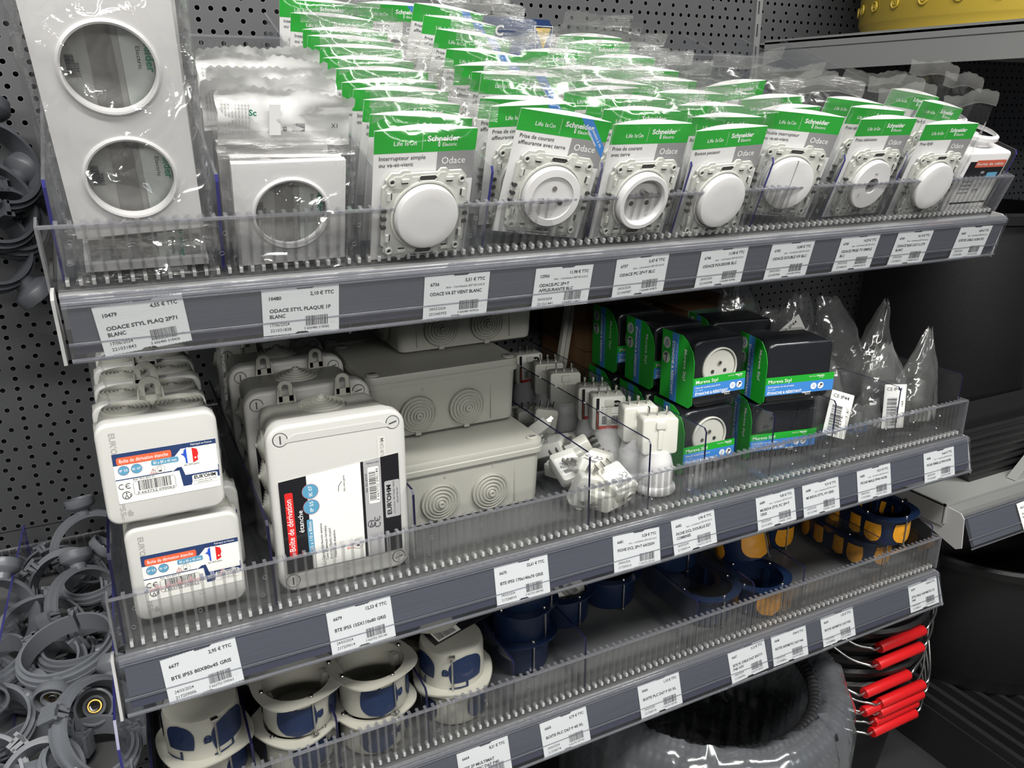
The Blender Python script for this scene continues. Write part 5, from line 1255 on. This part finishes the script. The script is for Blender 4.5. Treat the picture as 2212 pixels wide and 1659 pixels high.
# ================================================================== right bay
r = bpy.data.objects.new('metal_shelf', None); COL.objects.link(r); r.matrix_world = T3(1.018, -.437, -.350); tag(r, 'grey metal shelf of the right bay with its own price rail', 'shelf')
SHELFL = mat('shelf_light_metal', (.30, .305, .30), .45, bump=.03, bscale=600)
b = MB(); b.box(0, 1.2, 0, .437, -.004, 0, SHELFL); b.box(0, .002, .001, .437, -.034, -.002, SHELFL); b.box(0, 1.2, -.001, .002, -.030, -.001, SHELFL); b.box(0, 1.2, -.0015, .003, -.0030, .0008, SHELFL)
for yy in (.06, .12): b.disc(.003, -.0006, DARKHOLE, T3(0, yy, -.02) @ RZ(-90), 12)
put(fixn(b.mesh('deck', 0)), 'deck', None, r)
b = MB(); b.xprism([(.015, -.004), (-.020, -.006), (-.026, -.012), (-.030, -.055), (-.022, -.060), (.060, -.034)], .004, .006, BRK); put(fixn(b.mesh('end_plate', 0)), 'end_plate', None, r)
r = bpy.data.objects.new('price_rail', None); COL.objects.link(r); r.matrix_world = T3(0, -.478, -.402) @ RX(-26); tag(r, 'short visible piece of grey price rail on the right bay shelf', 'price rail')
b = MB(); b.xprism([(.004, .002), (.001, .003), (.0004, .040), (.003, .042), (.006, .042), (.006, .002)], 1.035, 2.2, SLATE); put(fixn(b.mesh('backing_strip', 0)), 'backing_strip', None, r)
b = MB(); b.box(1.026, 2.2, -.002, -.0012, .0, .046, COVER)
for s, yy in ((.046, 0), (.042, -.001), (.013, -.0015), (0, -.001)): b.tube([(1.026, yy, s), (2.2, yy, s)], .0010, RIDGE, n=6)
put(b.mesh('clear_cover', 30), 'clear_cover', None, r)
o = put(price_label('40221', '3,44', 'AUGE PLASTIQUE 11L|NOIR', '07/05/2024', '217351', '3663752040221'), 'price_label', T3(0, -.478, -.402) @ RX(-26) @ T3(1.166, -.0026, .022) @ RY(-2)); tag(o, 'white price label for a plastic trough on the right bay shelf, cut by the edge', 'price label', 'paper price labels in the rails')
# upper right shelf with yellow tub
r = bpy.data.objects.new('metal_shelf', None); COL.objects.link(r); r.matrix_world = T3(1.012, 0, .2800) @ RX(1.9); tag(r, 'grey metal shelf of the right bay carrying a yellow tub', 'shelf')
SIDEG = mat('shelf_side_grey', (.24, .245, .245), .42, bump=.03, bscale=600)
b = MB(); b.xprism([(-.012, 0), (-.47, 0), (-.47, -.042), (-.012, -.048)], 0, .0025, SIDEG); b.box(0, 1.1, -.47, -.001, -.006, -.003, SIDEG); b.box(0, 1.1, -.472, -.469, -.042, 0, SIDEG); b.xprism([(-.012, -.0145), (-.47, -.0128), (-.47, -.0138), (-.012, -.0155)], -.0004, 0, DARKHOLE)
b.box(.03, 1.05, -.30, -.27, -.035, -.006, SIDEG)
put(fixn(b.mesh('deck', 0)), 'deck', None, r)
def tub(name, x, y, z, R_, h, m, label, cat, studs=False, flare=.12, rim=.012, taper=None):
    b = MB(); n = 72; P = [(.001, 0), (R_*(1 - flare), 0), (R_*(1 - flare*.9), .006), (R_*(1-flare*.72), h*.11), (R_*(1-flare*.60), h*.13), (R_ - rim*.6, h - .02), (R_ + rim*.4, h - .018), (R_ + rim*.6, h - .004), (R_ + rim*.2, h), (R_ - rim*.5, h - .003), (R_*(1 - flare) - .004, .01), (.001, .008)]
    b.loft([[(r_*math.cos(2*PI*i/n), r_*math.sin(2*PI*i/n), zz) for i in range(n)] for r_, zz in P], m, caps=False)
    if studs:
        for k in range(30):
            a = 2*PI*k/30; rr_ = R_*(1 - flare*.53); T = T3(rr_*math.cos(a), rr_*math.sin(a), h*.27) @ RZ(math.degrees(a) + 90)
            b.lathe([(.0075, 0), (.0075, .0022), (.0062, .0026), (.0052, .0006), (.0034, .0006), (.0030, .0022), (.0016, .0022), (.0010, .0), (.0001, .0)], m, T, n=20)
    o = put(fixn(b.mesh(name, 40)), name, T3(x, y, z)); tag(o, label, cat); return o
tub('round_tub', 1.300, -.250, .2830 - .009, .245, .14, TUBY, 'round yellow plastic tub with a row of studs on the upper right shelf', 'tub', True, .07).rotation_euler = (math.radians(1.9), 0, 0)
tub('round_tub', 1.345, -.165, -.3495, .150, .37, RUBBER, 'tall black rubber tub standing on the right bay shelf', 'tub', False, .10, .014)
# black ribbed trough and a grey one leaning on it
def trough(name, T, m, label, L=.60, h=.10, w=.16, ribs=6):
    b = MB()
    def sec(s, z): return [(-L/2*s, -w/2*s, z), (L/2*s, -w/2*s, z), (L/2*s, w/2*s, z), (-L/2*s, w/2*s, z)]
    b.loft([sec(.80, 0), sec(1, h), sec(1.04, h + .001), sec(1.04, h + .006), sec(.98, h + .006), sec(.78, .004)], m)
    for k in range(ribs):
        z = .012 + (h - .02)*k/(ribs-1)*.95; s = .80 + .20*z/h; b.box(-L/2*s, L/2*s, -w/2*s - .003, -w/2*s + .001, z, z + .004, m)
    o = put(fixn(b.mesh(name, 30)), name, T); tag(o, label, 'trough')
trough('mortar_trough', T3(1.36, -.376, -.349), RUBBER2, 'black rectangular trough with ribbed front on the right bay shelf', .62, .085, .074)
b = MB(); b.prism([(-.13, 0), (.16, 0), (.16, .062), (-.062, .062)], 0, .014, SHELFL); o = put(fixn(b.mesh('grey_trough', 0)), 'grey_trough', T3(1.305, -.4345, -.349)); tag(o, 'pale grey sloped sided trough at the front of the right bay shelf', 'trough')
# things on the floor of the right bay
tub('round_tub', 1.405, -.270, -.7965, .200, .257, RUBBER, 'wide black tub low in the right bay under the shelf', 'tub', False, .14, .014)
b = MB()
for k in range(16): b.box(.004 + .028*k, .014 + .028*k, -.42, .12, 0, .018, RUBBER2)
b.box(0, .46, -.42, .12, -.084, .002, RUBBER2)
o = put(fixn(b.mesh('ribbed_tray', 0)), 'ribbed_tray', T3(1.186, -.150, -.815)); tag(o, 'black ribbed tray running toward the aisle at the lower right', 'tray')

# ================================================================== left bay: bin of grey pipe clips
ZL = -.386
r = bpy.data.objects.new('metal_shelf', None); COL.objects.link(r); r.matrix_world = T3(-1.0, -.460, ZL); tag(r, 'shelf of the left bay holding grey pipe clips', 'shelf')
b = MB(); b.box(0, .986, 0, .452, -.03, -.001, SHELFD); put(fixn(b.mesh('deck', 0)), 'deck', None, r)
o = put(RM, 'front_riser', T3(-1.008, -.462, ZL)); tag(o, 'end of the ribbed clear front barrier of the left bay', 'shelf riser')
b = MB(); b.box(-1.0, -.014, -.008, -.0065, ZL, ZL + .046, ACR); b.box(-1.0, -.014, -.0085, -.006, ZL + .0455, ZL + .047, ACRLIP)
for k in range(40): b.box(-.02 - k*.00817 - .0008, -.02 - k*.00817 + .0008, -.0105, -.008, ZL + .004, ZL + .045, ACRRIB)
o = put(b.mesh('back_riser', 0), 'back_riser'); tag(o, 'ribbed clear strip along the back of the pipe clip bin', 'shelf riser')
for x, h, t in ((-.112, .080, 'between two heaps of grey pipe clips'), (-.015, .080, 'at the right end of the pipe clip bin')):
    b = MB(); b.xprism([(-.452, .001), (-.452, h - .02), (-.440, h), (-.02, h), (-.02, .001)], -.0011, .0011, ACR2, edge=ACRLIP if h > .1 else EDGEB)
    o = put(b.mesh('shelf_divider', 0), 'shelf_divider', T3(x, 0, ZL)); tag(o, 'clear divider ' + t, 'shelf divider', 'clear dividers in the left bay')
def clip_proto(R_, m, two=True, open_=0):
    b = MB(); w = .0100; n = 44
    def arc(a0, a1, r0, r1, ww, mm=m, k=n):
        R = []
        for i in range(k + 1):
            a = a0 + (a1 - a0)*i/k; c, s_ = math.cos(a), math.sin(a)
            R.append([(r0*c, -ww, r0*s_), (r1*c, -ww, r1*s_), (r1*c, ww, r1*s_), (r0*c, ww, r0*s_)])
        b.loft(R, mm)
    arc(-PI*.46, PI*1.0, R_ - .0016, R_ + .0010, w); arc(-PI*.46, PI*1.0, R_, R_ + .0062, .0016)
    arc(-PI*.44, PI*.98, R_, R_ + .0046, w*.62)
    arc(PI*1.04, PI*1.50, R_ - .0016 + open_, R_ + .0010 + open_, w); arc(PI*1.04, PI*1.50, R_ + open_, R_ + .0042 + open_, .0012)
    for a, s_ in ((-PI*.46, 1), (PI*1.0, -1), (PI*1.04, 1)):
        T = RY(-math.degrees(a)) @ T3(R_ + .003, 0, 0); b.box(-.005, .008, -w, w, -.0018, .0018, m, T); b.box(.005, .0085, -w, w, -.0045, .0045, m, T)
    for a in ((PI*.5,)):
        T = RY(-math.degrees(a) + 90) @ T3(0, 0, R_)
        b.lathe([(.0001, .001), (.0080, .001), (.0085, .008), (.0150, .012), (.0165, .014), (.0165, .0225), (.0150, .0230), (.0142, .0225), (.0135, .0150), (.0100, .0145), (.0096, .0205), (.0088, .0210), (.0078, .0205), (.0068, .0185), (.0062, .009)], m, T @ RX(-90), n=32); b.lathe([(.0135, .0152), (.0102, .0152)], DARKHOLE, T @ RX(-90), n=32); b.lathe([(.0066, .0150), (.0001, .0150)], DARKHOLE, T @ RX(-90), n=20)
    b_ = fixn(b.mesh('clip_band', 40))
    s = MB(); T = T3(0, 0, R_ + .0150) @ RX(-90)
    s.lathe([(.0062, .0008), (.0060, .0030), (.0048, .0030), (.0042, .0008)], BRASS, T, n=20)
    for k in range(4): s.tube([(.0036*math.cos(a), .0036*math.sin(a), R_ + .0158 + .0012*k) for a in [i*PI/8 for i in range(16)]], .0004, STEEL, n=4, closed=True)
    return [('clip_band', b_, None), ('threaded_insert', fixn(s.mesh('threaded_insert', 40)), None)]
CL = [clip_proto(.040, CLIPG), clip_proto(.034, CLIPG, open_=.004), clip_proto(.028, CLIPG, open_=.002)]
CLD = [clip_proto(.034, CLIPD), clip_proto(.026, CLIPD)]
def lookb(x, y, z, nrm, boss):
    d = Vector(nrm).normalized(); b_ = (Vector(boss) - d * Vector(boss).dot(d)).normalized()
    my = -d; mz = b_; mx = my.cross(mz)
    return T3(x, y, z) @ Matrix((mx, my, mz)).transposed().to_4x4()
def lookm(x, y, z, bx, by, bz, spin):
    """ring in its own XZ plane with the boss on +Z; (bx, by, bz) is the ring's facing, spin turns the boss around it"""
    d = Vector((bx, by, bz)).normalized(); q = d.to_track_quat('-Y', 'Z').to_matrix().to_4x4()
    return T3(x, y, z) @ q @ RY(spin)
clips = [(-.0560, -.290, -.325, .1, -.25, .95, 160, 0, 'large grey pipe clip on top in the middle of the bin, boss toward the aisle'),
 (-.0430, -.255, -.345, .2, -.35, .9, 115, 0, 'grey pipe clip beside the large one, boss at its right'),
 (-.0420, -.405, -.362, .3, -.2, .95, 200, 1, 'grey pipe clip near the front, boss facing the aisle'),
 (-.0850, -.365, -.368, -.2, -.2, .95, 150, 1, 'grey pipe clip flat near the front with a brass square nut'),
 (-.0450, -.180, -.345, .6, -.6, .5, 20, 0, 'grey pipe clip upright behind the large one'),
 (-.0650, -.130, -.345, -.3, -.8, .4, 40, 0, 'grey pipe clip standing near the back of the bin'),
 (-.0350, -.130, -.340, .4, -.7, .6, 110, 1, 'small grey pipe clip near the back against the divider'),
 (-.0400, -.070, -.330, .3, -.9, .3, 0, 0, 'dark looking pipe clip leaning on the back wall'),
 (-.0800, -.070, -.355, .1, -.4, .9, 80, 1, 'pipe clip low at the back of the bin'),
 (-.0330, -.385, -.350, .7, -.5, .5, 60, 0, 'grey pipe clip at the front right of the bin'),
 (-.0780, -.410, -.365, -.2, -.6, .8, 200, 2, 'small grey pipe clip at the very front'),
 (-.0850, -.260, -.365, -.3, -.2, .9, 190, 1, 'grey pipe clip left of the large one, tilted'),
 (-.0900, -.190, -.360, .2, -.5, .8, 210, 0, 'grey pipe clip beside the middle divider'),
 (-.0350, -.320, -.365, .3, -.2, .9, 10, 2, 'small grey pipe clip half buried on the right'),
 (-.1300, -.180, -.335, .6, -.6, .5, 40, 0, 'large pipe clip at the left edge beyond the divider'),
 (-.1350, -.260, -.340, .1, -.25, .95, 150, 0, 'pipe clip beyond the divider, boss low'),
 (-.1250, -.330, -.355, .1, -.4, .9, 70, 1, 'pipe clip beyond the divider near the front'),
 (-.1400, -.120, -.345, .2, -.8, .5, 250, 1, 'pipe clip beyond the divider at the back'),
 (-.1150 - .012, -.400, -.360, .2, -.6, .8, 160, 1, 'pipe clip beyond the divider at the very front'),
 (-.0700, -.230, -.372, .0, -.2, 1, 90, 2, 'small pipe clip at the bottom of the heap')]
AIM = {0: ((-.12, -.12, .97), (-.2, -.9, -.15)), 1: ((-.1, .05, 1), (.5, -.85, .0)), 2: ((.1, -.1, 1), (.3, -.9, -.1)), 3: ((0, .1, 1), (-.4, -.9, 0)), 15: ((-.1, .0, 1), (.2, -.9, 0)), 6: ((-.2, -.2, .95), (.3, -.9, .1)), 13: ((.3, .4, .8), (0, -.8, .5))}
for i_, (x, y, z, bx, by, bz, sp_, k, t) in enumerate(clips): inst(CL[k], 'pipe_clip', lookb(x, y, z, *AIM[i_]) if i_ in AIM else lookm(x, y, z, bx, by, bz, sp_), t, 'pipe clip', 'grey pipe clips in the bin')
for i, (x, y, z, k, s_) in enumerate(((-.062, -.075, .118, 0, 20), (-.072, -.085, .080, 0, 60), (-.058, -.070, .060, 1, 100), (-.082, -.095, .040, 0, 150))):
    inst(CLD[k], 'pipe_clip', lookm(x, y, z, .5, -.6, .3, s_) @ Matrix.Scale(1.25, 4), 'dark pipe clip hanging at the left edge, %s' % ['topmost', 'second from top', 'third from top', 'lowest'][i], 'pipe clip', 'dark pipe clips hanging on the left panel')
b = MB(); b.cyl((-.068, 0, .105), (-.068, -.16, .112), .0028, STEEL); b.cyl((-.068, -.16, .112), (-.068, -.165, .120), .0028, STEEL); o = put(fixn(b.mesh('peg_hook', 40)), 'peg_hook'); tag(o, 'steel hook carrying the dark clips on the left panel', 'hook')
